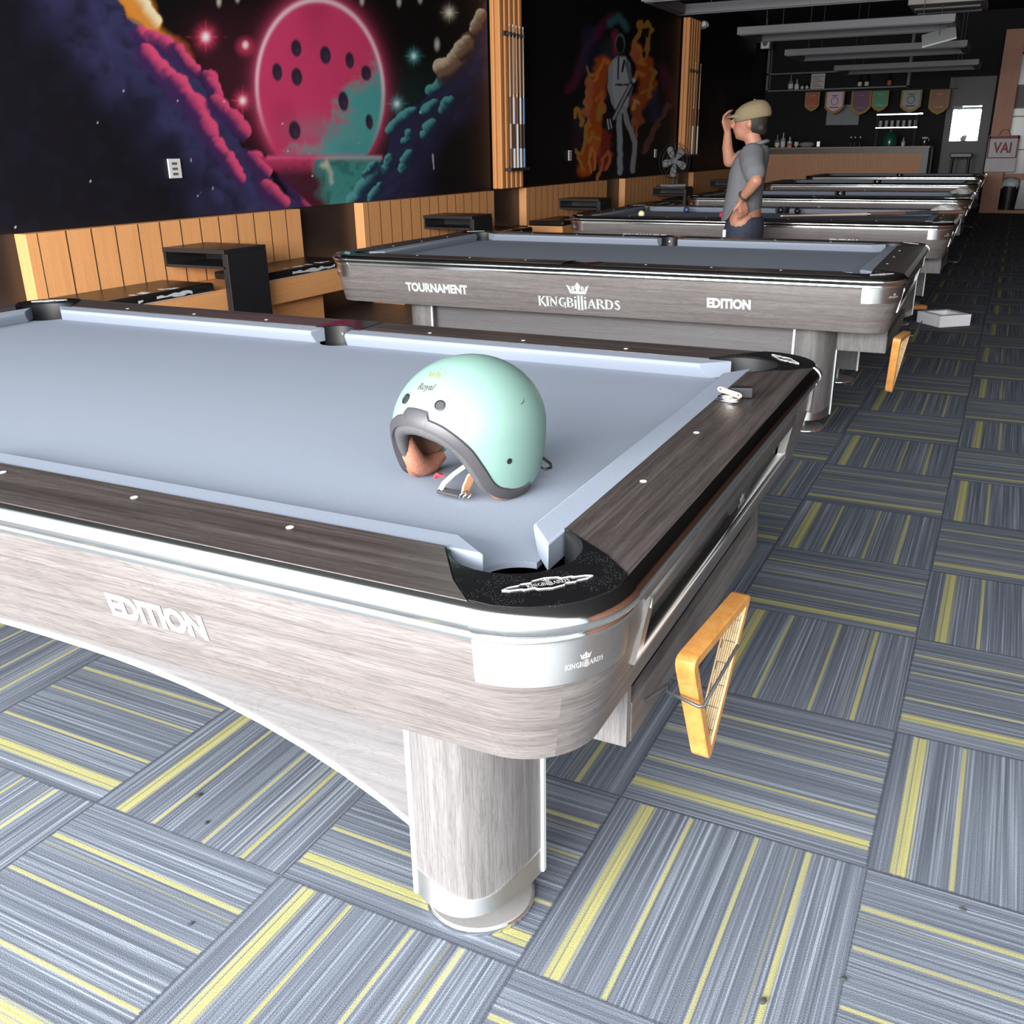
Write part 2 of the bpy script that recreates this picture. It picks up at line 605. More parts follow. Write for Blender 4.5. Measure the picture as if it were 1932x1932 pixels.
def serif_text(word):
    """slab-serif letters; returns verts, faces (flat, 1 high, centred in x)"""
    vs, fs = [], []
    x = 0.0

    def quad(ax, ay, bx, by, w):
        d = Vector((bx - ax, by - ay))
        n = Vector((-d.y, d.x)).normalized() * w / 2
        o = len(vs)
        vs.extend([(ax + n.x, ay + n.y, 0), (ax - n.x, ay - n.y, 0), (bx - n.x, by - n.y, 0), (bx + n.x, by + n.y, 0)])
        fs.append((o, o + 1, o + 2, o + 3))
    for ch in word:
        strokes, serifs, adv = SERIF[ch]
        for a in strokes:
            quad(x + a[0], a[1], x + a[2], a[3], a[4])
        for sx, sy, sw in serifs:
            quad(x + sx, sy, x + sx + sw, sy, .08)
        x += adv
    return [(a - x / 2, b, c) for a, b, c in vs], fs


def crown_shape():
    """a five-point crown 1 wide, its foot at y = 0"""
    vs, fs = [], []

    def poly(p):
        o = len(vs)
        vs.extend([(a, b, 0) for a, b in p])
        fs.append(tuple(range(o, o + len(p))))
    poly([(-.34, 0), (.34, 0), (.31, .13), (-.31, .13)])
    poly([(-.34, .0), (-.30, .13), (-.34, .34), (-.50, .44)])
    poly([(-.30, .08), (-.18, .14), (-.26, .4)])
    poly([(.34, .0), (.50, .44), (.34, .34), (.30, .13)])
    poly([(.30, .08), (.26, .4), (.18, .14)])
    poly([(-.06, .12), (.06, .12), (.13, .38), (0, .58), (-.13, .38)])
    poly([(-.21, .14), (-.17, .14), (-.13, .27), (-.19, .42), (-.25, .27)])
    poly([(.17, .14), (.21, .14), (.25, .27), (.19, .42), (.13, .27)])
    return vs, fs


def place_flat(mb, vf, MM, mi=0):
    vs, fs = vf
    mb.add([tuple(MM @ Vector(v)) for v in vs], fs, mi)
    return mb


def make_table(label):
    t = thing('pool_table', label, 'pool table', group='grey billiard tables in a row')
    # bed
    cR = arc(.03, -.03, .062, 180, 90, 10)                              # the six pocket bites, anticlockwise from near right
    half = [(-1.27 + .056, -.03)] + arc(-1.27, -.055, .058, 26, 154, 8) + [(-1.27 - .056, -.03)]
    out = cR + mirror_y(cR) + mirror_y(half)[::-1] + mirror_x(mirror_y(cR)) + mirror_x(cR) + half[::-1]
    bed = MB().prism(out, BED - .010, BED)
    bed.build('bed_cloth', M['cloth'], t, smooth=25)
    # cushions
    CP = [(.0, H - .010), (.004, H - .0045), (.058, H - .002), (.058, BED - .001), (.02, BED - .001), (.003, H - .020)]

    def cushion(flip_y, x0, k0, x1, k1):
        rings = []
        for xe, k in ((x0, k0), (x1, k1)):
            rings.append([(xe + k * d, (-d if not flip_y else 1.27 + d), z) for d, z in CP])
        o = MB().loft(rings).build('cushion', M['cloth'], t, smooth=30, bevel=.003)
        return o
    for fy in (False, True):
        cushion(fy, -1.27 + .065, -.25, -.083, 1.27)
        cushion(fy, -2.54 + .083, -1.27, -1.27 - .065, .25)
    for fx in (0, 1):
        rings = []
        for ye, k in ((.083, -1.27), (1.27 - .083, 1.27)):
            rings.append([((d if not fx else -2.54 - d), ye + k * d, z) for d, z in CP])
        MB().loft(rings).build('cushion', M['cloth'], t, smooth=30, bevel=.003)
    # rail boards
    nb = [(-.072, -.057), (-1.27 + .086, -.057), (-1.27 + .078, -.198), (.043, -.198), (-.005, -.15)]
    for p in (nb, mirror_x(nb), mirror_y(nb), mirror_x(mirror_y(nb))):
        o = MB().prism(p, H - .03, H).build('rail_board', M['rail_x'], t, smooth=20, bevel=.0015)
        cx = -.635 if sum(q[0] for q in p) / len(p) > -1.27 else -1.905
        ys = -.094 if sum(q[1] for q in p) < 0 else 1.364
        for k in (-1, 0, 1):
            MB().lathe([(.0, .0), (.006, .0), (.006, .0012), (0, .0012)], (cx + k * .3175, ys, H - .0006), 14).build('sight', M['sight'], o)
    sb = [(.057, .072), (.150, .005), (.198, -.043), (.198, 1.313), (.150, 1.265), (.057, 1.198)]
    for p, xs in ((sb, .094), (mirror_x(sb), -2.634)):
        o = MB().prism(p, H - .03, H).build('rail_board', M['rail_y'], t, smooth=20, bevel=.0015)
        for k in (-1, 0, 1):
            MB().lathe([(.0, .0), (.006, .0), (.006, .0012), (0, .0012)], (xs, .635 + k * .3175, H - .0006), 14).build('sight', M['sight'], o)
    # corner castings
    cs = [(-.071, -.057), (-.004, -.15), (.044, -.198)] + arc(.055, -.055, .146, -90, 0, 10)[1:-1] + [(.198, -.044), (.15, .004), (.057, .071)] + arc(.02, -.02, .096, 62, -152, 16)
    for i, (p, fx, fy) in enumerate(((cs, 0, 0), (mirror_x(cs), 1, 0), (mirror_y(cs), 0, 1), (mirror_x(mirror_y(cs)), 1, 1))):
        o = MB().prism(p, H - .03, H + .0012).build('corner_casting', M['gloss_black'], t, smooth=20, bevel=.0015)
        sx, sy = (-1 if fx else 1), (-1 if fy else 1)
        cx, cy = (.115 if not fx else -2.655), (-.115 if not fy else 1.385)
        e = MB()                                                       # moulded maker's badge
        ol = [(-1, .0), (-.86, .16), (-.62, .2), (-.56, .3), (-.34, .28), (-.28, .44), (0, .56), (.28, .44), (.34, .28), (.56, .3), (.62, .2), (.86, .16)]
        ol = ol + [(-a, -b) for a, b in ol]
        rot = {(0, 0): 45, (1, 0): 135 + 180, (0, 1): -45 + 180, (1, 1): 225}[(fx, fy)]
        MM = Matrix.Translation((cx, cy, H + .0022)) @ Matrix.Rotation(R(rot), 4, 'Z')
        e.tube([tuple(MM @ Vector((a * .062, b * .028, 0))) for a, b in ol], .0011, 5, loop=True)
        place_flat(e, serif_text('KINGBilliARDS'), MM @ Matrix.Diagonal((.0072, .009, 1, 1)) @ Matrix.Translation((0, -.5, 0)))
        place_flat(e, crown_shape(), MM @ Matrix.Translation((0, .0075, 0)) @ Matrix.Diagonal((.012, .012, 1, 1)))
        e.build('badge', M['silver'], o, fix=False, smooth=0)
    # side castings
    sc_ = [(-1.27 - .085, -.057)] + arc(-1.27, -.05, .058, 187, 353, 10) + [(-1.27 + .085, -.057), (-1.27 + .077, -.1985), (-1.27 - .077, -.1985)]
    for p in (sc_, mirror_y(sc_)):
        MB().prism(p, H - .03, H + .0012).build('side_casting', M['gloss_black'], t, smooth=20)
    # pocket liners
    def liner(c, r, a0, a1, zt):
        mb = MB()
        n = 18
        ring = lambda rr, z: [(c[0] + rr * math.cos(R(a0 + (a1 - a0) * i / n)), c[1] + rr * math.sin(R(a0 + (a1 - a0) * i / n)), z) for i in range(n + 1)]
        mb.loft([ring(r, BED - .09), ring(r, zt), ring(r + .008, zt + .003), ring(r + .008, BED - .09)], closed=False, cap=False)
        mb.lathe([(0, 0), (r + .006, 0), (r + .006, .004), (0, .004)], (c[0], c[1], BED - .095), 20)
        return mb.build('pocket_liner', M['rubber'], t, smooth=40)
    for fx in (0, 1):
        for fy in (0, 1):
            c = (-2.56 if fx else .02, 1.29 if fy else -.02)
            a = {(0, 0): (62, -152), (1, 0): (118, 332), (0, 1): (-62, 152), (1, 1): (242, 28)}[(fx, fy)]
            liner(c, .0905, a[0], a[1], H - .003)
    for fy in (0, 1):
        lo = liner((-1.27, 1.322 if fy else -.052), .0545, *((10, 170) if fy else (190, 350)), H - .003)
        q = MB().lathe([(0, 0), (.006, 0), (.005, .003), (0, .003)], n=12, M=Matrix.Translation((-1.285, 1.322 + .051 if fy else -.052 - .051, BED + .018)) @ Matrix.Rotation(R(90 if fy else -90), 4, 'X'))
        q.build('screw', M['bolt'], lo)
    # chrome trims
    TP = [(.190, H - .006), (.198, H - .0015), (.2045, H - .0055), (.2115, H - .0115), (.216, H - .0175), (.218, H - .0235), (.2165, H - .030), (.210, H - .037), (.207, H - .039), (.209, H - .042), (.209, H - .046), (.202, H - .048), (.202, H - .054), (.192, H - .054)]
    for ax, a, b in (('N', -2.595, .055), ('F', -2.595, .055), ('R', -.055, 1.325), ('L', -.055, 1.325)):
        sweep(MB(), TP, st_line(ax, a, b)).build('edge_trim', M['chrome'], t, smooth=50)
    for fy in (0, 1):
        sweep(MB(), [(d + .0025 if d > .195 else d, z + .001) for d, z in TP[:10]] + [(.192, H - .044)], st_line('F' if fy else 'N', -1.345, -1.195)).build('side_trim', M['chrome'], t, smooth=50)
    for k in CC:
        sweep(MB(), [(d + .002 if d > .195 else d, z + (.0005 if z > H - .02 else 0)) for d, z in TP], st_arc(k, 0, 1, 16)).build('corner_trim', M['chrome'], t, smooth=50)
        zs = [.716, .69, .665, .652]
        pp_ = [(skd(min(z, .712)) + .005, z) for z in zs] + [(skd(min(z, .712)) - .004, z) for z in zs[::-1]]
        o = sweep(MB(), pp_, st_arc(k, -.02, 1.02, 16)).build('corner_plate', M['steel'], t, smooth=50)
        ln = MB()

        def wrap(vf, f0, zc, s):
            vs, fs = vf
            out = []
            for a, b2, _ in vs:
                z = zc + b2 * s
                d = skd(min(z, .712)) + .0056
                ang = R(CA[k] + 90 * f0) + a * s / (d - .055)
                out.append((CC[k][0] + (d - .055) * math.cos(ang), CC[k][1] + (d - .055) * math.sin(ang), z))
            ln.add(out, fs)
        wrap(serif_text('KINGBilliARDS'), .62, .6745, .0072)
        wrap(crown_shape(), .62, .6855, .018)
        ln.build('lettering', M['silver'], o, fix=False, smooth=0)
    # skirts
    P0 = skirt_prof(.52, .712)
    for ax, k0, k1, nm in (('N', 'NL', 'NR', 'near'), ('F', 'FR', 'FL', 'far')):
        sts = st_arc(k0, .5, 1, 6) + (st_line(ax, -2.595, .055, 1) if ax == 'N' else st_line(ax, .055, -2.595, 1)) + st_arc(k1, 0, .5, 6)
        sts = [s for i, s in enumerate(sts) if i == 0 or Vector(s[:4]) != Vector(sts[i - 1][:4])]
        sk = grain(sweep(MB(), P0, sts).build('skirt', M['skirt_x'], t, smooth=30), ax)
        if ax == 'N':
            def on_skirt(x, z, off=.0012):
                tilt = math.atan2(.0315, .145)
                return Matrix.Translation((x, -(skd(z) + off), z)) @ Matrix.Rotation(R(90) + tilt, 4, 'X')
            for wd_, sz, bo, lx, lz in (('TOURNAMENT', .062, .0028, -2.06, .612), ('EDITION', .060, .0032, -.522, .616)):
                place_flat(MB(), text_mesh(wd_, sz, 0, bo, 0, .86), on_skirt(lx, lz)).build('lettering', M['white'], sk, fix=False, smooth=0)
            ln = place_flat(MB(), serif_text('KINGBilliARDS'), on_skirt(-1.262, .558) @ Matrix.Diagonal((.0535, .047, 1, 1)))
            place_flat(ln, crown_shape(), on_skirt(-1.262, .626) @ Matrix.Diagonal((.118, .10, 1, 1)))
            ln.build('logo', M['white'], sk, fix=False, smooth=0)
    sts = st_arc('FL', .5, 1, 6) + st_line('L', 1.325, -.055)[1:] + st_arc('NL', 0, .5, 6)[1:]
    grain(sweep(MB(), P0, sts).build('skirt', M['skirt_y'], t, smooth=30), 'L')
    w0, w1, wz0, wz1 = .045, 1.10, .598, .682
    rs = MB()
    sweep(rs, P0, st_arc('NR', .5, 1, 6) + st_line('R', -.055, w0)[1:])
    sweep(rs, P0, st_line('R', w1, 1.325) + st_arc('FR', 0, .5, 6)[1:])
    sweep(rs, skirt_prof(wz1, .712), st_line('R', w0, w1))
    sweep(rs, skirt_prof(.52, wz0), st_line('R', w0, w1))
    grain(rs.build('skirt', M['skirt_y'], t, smooth=30), 'R')
    # ball return window in the right skirt
    wfm = MB()
    for a, b2, z0, z1 in ((w0 - .012, w0 + .016, wz0 - .012, wz1 + .012), (w1 - .016, w1 + .012, wz0 - .012, wz1 + .012), (w0, w1, wz0 - .012, wz0 + .006), (w0, w1, wz1 - .005, wz1 + .012)):
        sweep(wfm, [(skd(z1) + .006, z1), (skd(z0) + .006, z0), (skd(z0) - .012, z0), (skd(z1) - .012, z1)], st_line('R', a, b2))
    wfm.build('return_window_frame', M['steel'], t, smooth=30)
    rc = MB()
    rc.box(.075, .085, w0, w1, .585, .695)
    rc.box(.085, .168, w0, w1, .585, .597)
    rc.box(.085, .168, w0, w1, .684, .694)
    rc.box(.085, .168, w0 - .01, w0, .585, .695)
    rc.box(.085, .168, w1, w1 + .01, .585, .695)
    rc.build('return_tray', M['box_in'], t, smooth=0)
    pl = MB()
    pp_ = [(.46, .683), (.52, .648), (.66, .648), (.72, .683)]
    vs = [(skd(z) + .005, y, z) for y, z in pp_] + [(skd(z) - .006, y, z) for y, z in pp_]
    pl.add([(x, y, z) for x, y, z in vs], [(0, 1, 2, 3), (7, 6, 5, 4), (0, 4, 5, 1), (1, 5, 6, 2), (2, 6, 7, 3), (3, 7, 4, 0)])
    po = pl.build('window_plaque', M['dark'], t, smooth=0)
    e = MB()
    MM = Matrix.Translation((skd(.66) + .0065, .59, .656)) @ Matrix.Rotation(R(90), 4, 'Z') @ Matrix.Rotation(R(90), 4, 'X')
    place_flat(e, crown_shape(), MM @ Matrix.Diagonal((.04, .026, 1, 1)))
    place_flat(e, serif_text('KINGBilliARDS'), MM @ Matrix.Translation((0, -.008, 0)) @ Matrix.Diagonal((.0065, .006, 1, 1)))
    e.build('badge', M['silver'], po, fix=False, smooth=0)
    # ball box under the right end
    MB().box(-.07, .15, .11, .128, .385, .52).build('ball_box_end', M['leg_z'], t, smooth=0, bevel=.001)
    MB().box(.134, .152, .128, 1.02, .385, .458).build('ball_box_front', M['box_y'], t, smooth=0, bevel=.001)
    bb = MB()
    bb.box(-.07, .134, .128, 1.02, .385, .40)
    bb.box(-.07, -.055, .128, 1.02, .40, .52)
    bb.box(-.07, .15, 1.02, 1.036, .385, .52)
    bb.build('ball_box_tray', M['dark'], t, smooth=0)
    # frame under the bed
    MB().box(-2.60, .06, -.06, 1.33, .50, .60).build('under_frame', M['dark'], t, smooth=0)
    # arched panels between the legs
    for fy in (0, 1):
        n = 24
        xs = [-2.36 + (2.18) * i / n for i in range(n + 1)]
        zb = [.349 - .182 * (abs(x + 1.27) / 1.05) ** 3.1 for x in xs]
        yo = (.03, .048) if not fy else (1.24, 1.222)
        rings = [[(x, yo[0], z), (x, yo[0], .51), (x, yo[1], .51), (x, yo[1], z)] for x, z in zip(xs, zb)]
        pn = MB().loft(rings).build('arch_panel', M['panel_x'], t, smooth=30)
        ym = .027 if not fy else 1.243
        rings = [[(x, ym, z - .005), (x, ym, z + .006), (x, yo[1], z + .006), (x, yo[1], z - .005)] for x, z in zip(xs, zb)]
        MB().loft(rings).build('edge_strip', M['alu'], pn, smooth=30)
    # legs
    def bez(s):
        a, b2, c = (-.180, -.022), (-.030, -.108), (-.004, .12)
        return ((1 - s) ** 2 * a[0] + 2 * s * (1 - s) * b2[0] + s * s * c[0], (1 - s) ** 2 * a[1] + 2 * s * (1 - s) * b2[1] + s * s * c[1])
    cur = [bez(i / 20) for i in range(21)]
    ctr = (-.11, .05)
    for fx in (0, 1):
        for fy in (0, 1):
            f = lambda x, y: ((-2.54 - x) if fx else x, (1.27 - y) if fy else y)
            plan = [f(*p) for p in cur] + [f(-.18, .12)]
            lg = MB().prism(plan, .075, .515).build('leg', M['leg_z'], t, smooth=25)
            bd = MB()
            rings = []
            for i, p in enumerate(cur):
                s = i / 20
                zt = .118 + .012 * math.sin(s * 6.28 + 1.2) * (1 if s < .9 else .6)
                d = Vector((p[0] - ctr[0], p[1] - ctr[1])).normalized() * .0025
                o_ = f(p[0] + d.x, p[1] + d.y)
                i_ = f(p[0] - d.x, p[1] - d.y)
                rings.append([(*o_, .072), (*o_, zt), (*i_, zt), (*i_, .072)])
            bd.loft(rings)
            bd.build('foot_band', M['steel'], lg, smooth=40)
            for p in (cur[0], cur[-1]):
                q = f(*p)
                MB().box(q[0] - .005, q[0] + .005, q[1] - .005, q[1] + .005, .072, .515).build('edge_strip', M['alu'], lg, smooth=0)
            q = f(-.115, .085)
            ft = MB().lathe([(0, 0), (.098, 0), (.1, .004), (.1, .010), (.096, .014), (.02, .016), (0, .016)], (q[0], q[1], .0005), 40).build('foot_pad', M['pad'], lg, smooth=35)
            MB().lathe([(0, .014), (.014, .014), (.014, .074), (0, .074)], (q[0], q[1], .0005), 16).build('foot_bolt', M['bolt'], ft, smooth=35)
            rimp = [(.1, .001), (.1015, .004), (.1015, .010), (.099, .013), (.0985, .001)]
            MB().loft([[(q[0] + r * math.cos(a), q[1] + r * math.sin(a), z) for r, z in rimp] for a in [2 * math.pi * i / 40 for i in range(40)]], loop=True).build('foot_rim', M['chrome'], ft, smooth=40)
    # wire hook for the rack
    hk = [(.12, .20, .39), (.175, .19, .45), (.195, .175, .478), (.198, .163, .472), (.255, .148, .468), (.262, .150, .469), (.279, .272, .512), (.280, .282, .515)]
    MB().tube(hk, .003, 8).build('rack_hook', plain('grey_wire', (.10, .105, .11), .4, .6) if 'wire' not in M else M['wire'], t, smooth=60)
    return t


M['wire'] = plain('grey_wire', (.10, .105, .11), .4, .6)
T1 = make_table('nearest grey pool table, blue-grey cloth, mint helmet standing on it')
T1.location = (0, 0, 0)
TABLES = [T1,
          dup(T1, (.029, 3.406, 0), .0083, 'second pool table from the camera, bare grey cloth, full maker lettering and crown showing'),
          dup(T1, (.068, 6.60, 0), .0015, 'third pool table, pool balls and a cue on it, behind the standing man'),
          dup(T1, (.05, 10.06, 0), 0, 'fourth pool table from the camera, empty dark cloth, just beyond the one with balls'),
          dup(T1, (.0, 14.2, 0), 0, 'fifth pool table from the camera, thin dark strip seen next to last'),
          dup(T1, (.0, 17.7, 0), 0, 'farthest pool table, closest to the bar counter')]


for ch in TABLES[1].children:                                        # this one stands on legs set further in
    if ch.name.startswith('leg'):
        ch.location.x = -.065 if max(v.co.x for v in ch.data.vertices) > -1.2 else .17
    if ch.name.startswith('arch_panel'):
        ch.scale.x, ch.location.x = .8922, -.084

# ---------------------------------------------------------------- helmet
M['mint'] = plain('satin_mint_paint', (0.1573, 0.2592, 0.2261), .40, 0, .03, 12, spec=.4, coat=.05)
M['trim_grey'] = plain('dark_grey_rubber_trim', (.040, .038, .043), .5)
M['mesh_grey'] = plain('perforated_grey_mesh', (.06, .06, .064), .8, 0, .5, 420, .5, 500)
M['leather'] = plain('tan_brown_leather', (.32, .13, .075), .55, 0, .15, 25)
M['leather_mesh'] = plain('brown_mesh_padding', (.33, .135, .085), .8, 0, .45, 330, .5, 400)
M['liner'] = plain('dark_brown_lining', (.15, .075, .05), .8, 0, .2, 20)
M['tan'] = plain('tan_strap_webbing', (.46, .24, .13), .7, 0, .15, 60)
M['khaki'] = plain('khaki_strap_end', (.42, .38, .27), .6)
M['red'] = plain('red_pull_tab', (.65, .03, .05), .5)
M['gold'] = plain('pale_gold_print', (.155, .185, .10), .6)
M['print'] = plain('grey_brown_print', (.045, .040, .032), .6)

HA, HB, HC, HD = .145, .130, .123, .24
hel = thing('helmet', 'mint green open-face motorcycle helmet with brown lining, lying on the nearest table', 'helmet', (-.228, .305, BED + .002))
hel.rotation_euler = (0, 0, R(-103))
HZ = .1095
EDGE = [(-180, -.072), (-150, -.072), (-118, -.079), (-98, -.099), (-82, -.1045), (-67, -.097), (-57, -.079), (-49, -.046), (-40, -.012), (-25, .017), (-11, .028), (0, .031)]
EDGE = EDGE + [(-a, b) for a, b in EDGE[-2::-1]]


def edge_z(ph):
    for (a, za), (b, zb) in zip(EDGE, EDGE[1:]):
        if a <= ph <= b:
            s = (ph - a) / (b - a)
            i = EDGE.index((a, za))
            p0 = EDGE[i - 1] if i > 0 else EDGE[i]
            p3 = EDGE[i + 2] if i + 2 < len(EDGE) else EDGE[i + 1]
            m0 = (zb - p0[1]) / max(1e-6, b - p0[0]) * (b - a)
            m1 = (p3[1] - za) / max(1e-6, p3[0] - a) * (b - a)
            return (2 * s ** 3 - 3 * s * s + 1) * za + (s ** 3 - 2 * s * s + s) * m0 + (3 * s * s - 2 * s ** 3) * zb + (s ** 3 - s * s) * m1
    return EDGE[0][1]


def hpt(ph, al, k=1.0, kz=None):
    """shell point at azimuth ph (deg) and polar angle al (rad)"""
    z = (HC if al <= math.pi / 2 else HD) * math.cos(al)
    r = math.sin(al)
    return Vector((HA * k * r * math.cos(R(ph)), HB * k * r * math.sin(R(ph)), z * (kz if kz else (k if z > 0 else 1.0)) + HZ))


def al_of(z):
    return math.acos(max(-1, min(1, z / (HC if z >= 0 else HD))))


def grid_shell(k, kz, dz, nseg=96, nr=26):
    mb = MB()
    rings = []
    for j in range(1, nr + 1):
        ring = []
        for i in range(nseg):
            ph = -180 + 360 * i / nseg
            ring.append(tuple(hpt(ph, al_of(edge_z(ph) + dz) * j / nr, k, kz)))
        rings.append(ring)
    mb.loft(rings, cap=False)
    top = len(mb.v)
    mb.v.append(tuple(hpt(0, 0, k, kz)))
    for i in range(nseg):
        mb.f.append((i, (i + 1) % nseg, top))
        mb.m.append(0)
    return mb


sh = grid_shell(1.0, None, 0.0)
inner = grid_shell(.965, .97, 0.0)
o_ = len(sh.v)
n_ = 96
sh.v += inner.v
sh.f += [tuple(i + o_ for i in f[::-1]) for f in inner.f]
sh.m += inner.m
base = 25 * 96
for i in range(n_):
    j = (i + 1) % n_
    sh.f.append((base + i, base + j, o_ + base + j, o_ + base + i))
    sh.m.append(0)
shell = sh.build('shell', M['mint'], hel, smooth=50)
grid_shell(.86, .88, .012).build('inner_liner', M['liner'], hel, smooth=60, fix=True)


def on_shell(p, off):
    """push a local point radially onto the shell surface"""
    v = Vector(p) - Vector((0, 0, HZ))
    c = HC if v.z >= 0 else HD
    s = 1 / math.sqrt((v.x / HA) ** 2 + (v.y / HB) ** 2 + (v.z / c) ** 2)
    q = v * s
    n = Vector((q.x / HA ** 2, q.y / HB ** 2, q.z / c ** 2)).normalized()
    return q + n * off + Vector((0, 0, HZ)), n


def strip_on_shell(ph0, ph1, w_fn, off0, off1, n=60):
    """a rubber band following the face opening: outer face, lower lip, inner wrap"""
    rings = []
    for i in range(n + 1):
        ph = ph0 + (ph1 - ph0) * i / n
        ze = edge_z(ph)
        dz = .5
        tang = (hpt(ph + dz, al_of(edge_z(ph + dz))) - hpt(ph - dz, al_of(edge_z(ph - dz)))).normalized()
        pe, ne = on_shell(hpt(ph, al_of(ze)), 0)
        up = ne.cross(tang).normalized()
        if up.z < 0:
            up = -up
        w = w_fn(ph)
        a, na = on_shell(pe + up * w, off0 * .2)
        b, nb_ = on_shell(pe + up * (w * .8), off1)
        c, nc = on_shell(pe + up * (w * .15), off1)
        lo = pe - up * .004 + ne * (off1 * .3)
        li = pe - up * .003 - ne * .011
        ui = pe + up * .010 - ne * .012
        rings.append([tuple(x) for x in (a, b, c, lo, li, ui)])
    return MB().loft(rings)


def tabw(p):
    a = abs(p)
    if a < 9:
        return .028
    if a < 12:
        return .028 - .011 * (a - 9) / 3
    return .0165 if a < 70 else .017 - .006 * min(1, (a - 70) / 25)


strip_on_shell(-99, 99, tabw, .001, .0035, 110).build('face_trim', M['trim_grey'], hel, smooth=45)


def inner_path(ph0, ph1, k, dz, n=24):
    return [hpt(ph0 + (ph1 - ph0) * i / n, al_of(edge_z(ph0 + (ph1 - ph0) * i / n) + dz), k) for i in range(n + 1)]


def taper(n, r, e=.35):
    return [r * (e + (1 - e) * math.sin(math.pi * i / n) ** .5) for i in range(n + 1)]


MB().tube(inner_path(-50, 60, .88, -.003), taper(24, .017), 12).build('brow_pad', M['mesh_grey'], hel, smooth=70)
for sg in (-1, 1):
    pth = [hpt(sg * ph, al_of(z), .83) for ph, z in ((46, -.02), (54, -.05), (62, -.073), (74, -.088), (88, -.092), (104, -.084))]
    MB().tube(pth, [.010, .018, .020, .021, .019, .010], 12).build('cheek_pad', M['leather_mesh'], hel, smooth=70)
    pth = [hpt(sg * ph, al_of(z), .925) for ph, z in ((58, -.080), (66, -.095), (74, -.1025), (84, -.1025), (94, -.1005), (100, -.096))]
    MB().tube(pth, [.005, .009, .0095, .0095, .0085, .004], 10).build('ear_roll', M['leather'], hel, smooth=70)
MB().tube(inner_path(118, 242, .93, .004, 16), .009, 8).build('neck_roll', M['leather'], hel, smooth=70)


def ribbon(pts, w, th, wdir):
    rings = []
    wd = Vector(wdir).normalized()
    for i, p in enumerate(pts):
        p = Vector(p)
        a = Vector(pts[max(0, i - 1)])
        b = Vector(pts[min(len(pts) - 1, i + 1)])
        d = (b - a).normalized()
        s_ = (wd - d * wd.dot(d)).normalized() * w / 2
        n = d.cross(s_).normalized() * th / 2
        rings.append([tuple(p + s_ + n), tuple(p - s_ + n), tuple(p - s_ - n), tuple(p + s_ - n)])
    return MB().loft(rings)


st = ribbon([(.035, .075, .055), (.045, .060, .048), (.056, .048, .034), (.066, .046, .018), (.072, .048, .008)], .017, .004, (1, 0, .9)).build('chin_strap', M['tan'], hel, smooth=40)
bk = MB().box(-.024, .024, -.0085, .0085, -.003, .003, M=Matrix.Translation((.082, .022, .0085)) @ Matrix.Rotation(R(95), 4, 'Z') @ Matrix.Rotation(R(12), 4, 'X'))
bk.build('buckle_tongue', M['dark'], st, smooth=0, bevel=.002)
rg = MB()
for dx in (0, .007):
    c0 = Vector((.080 + dx * .3, .052 + dx * .4, .010))
    rg.tube([tuple(c0 + Vector((.010 * math.cos(a), .004 * math.sin(a) + dx, .007 * math.sin(a)))) for a in [2 * math.pi * i / 16 for i in range(16)]], .0016, 6, loop=True)
rg.build('strap_ring', M['chrome'], st, smooth=60)
s2 = ribbon([(.02, .055, .07), (.04, .03, .052), (.060, .012, .034), (.078, .004, .020), (.088, .002, .006)], .012, .003, (.2, 1, .2)).build('second_strap', M['khaki'], hel, smooth=40)
ribbon([(.062, -.030, .020), (.066, -.018, .030), (.072, -.006, .030)], .010, .004, (1, 0, .3)).build('pull_tab', M['red'], s2, smooth=40)
# vents, rivets, prints
for i, ph in enumerate((21, -20)):
    p, n = on_shell(hpt(ph, al_of(.064)), .0)
    q = n.to_track_quat('Z', 'Y').to_matrix().to_4x4()
    v_ = MB().lathe([(0, -.002), (.0095, -.002), (.0095, .0015), (.0078, .0022), (.0072, .0008), (0, .0008)], n=24, M=Matrix.Translation(p) @ q)
    vo = v_.build('vent', M['rubber'], hel, smooth=40)
    gr = MB()
    for k in range(-3, 4):
        hw = math.sqrt(max(0, .0072 ** 2 - (k * .0019) ** 2))
        gr.box(-hw, hw, k * .0019 - .0003, k * .0019 + .0003, .0009, .0016, M=Matrix.Translation(p) @ q)
    gr.build('grille', M['trim_grey'], vo, smooth=0)
for ph, z, r, mt in ((73.6, -.035, .0052, 'rubber'), (-73.6, -.035, .0052, 'rubber'), (6, .050, .0036, 'print')):
    p, n = on_shell(hpt(ph, al_of(z)), .0)
    q = n.to_track_quat('Z', 'Y').to_matrix().to_4x4()
    MB().lathe([(0, -.001), (r, -.001), (r * .95, .0012), (r * .5, .0018), (0, .001)], n=18, M=Matrix.Translation(p) @ q).build('stud', M[mt], hel, smooth=40)


def decal(vf, ph, z, s, roll, name, mat):
    c, n = on_shell(hpt(ph, al_of(z)), 0)
    u = Vector((0, 0, 1)).cross(n).normalized()
    w = n.cross(u)
    cr, sr = math.cos(R(roll)), math.sin(R(roll))
    vs = []
    for a, b2, _ in vf[0]:
        a, b2 = a * s, b2 * s
        p, _n = on_shell(c + u * (a * cr - b2 * sr) + w * (a * sr + b2 * cr), .0006)
        vs.append(tuple(p))
    return MB().add(vs, vf[1]).build(name, mat, hel, fix=False, smooth=0)


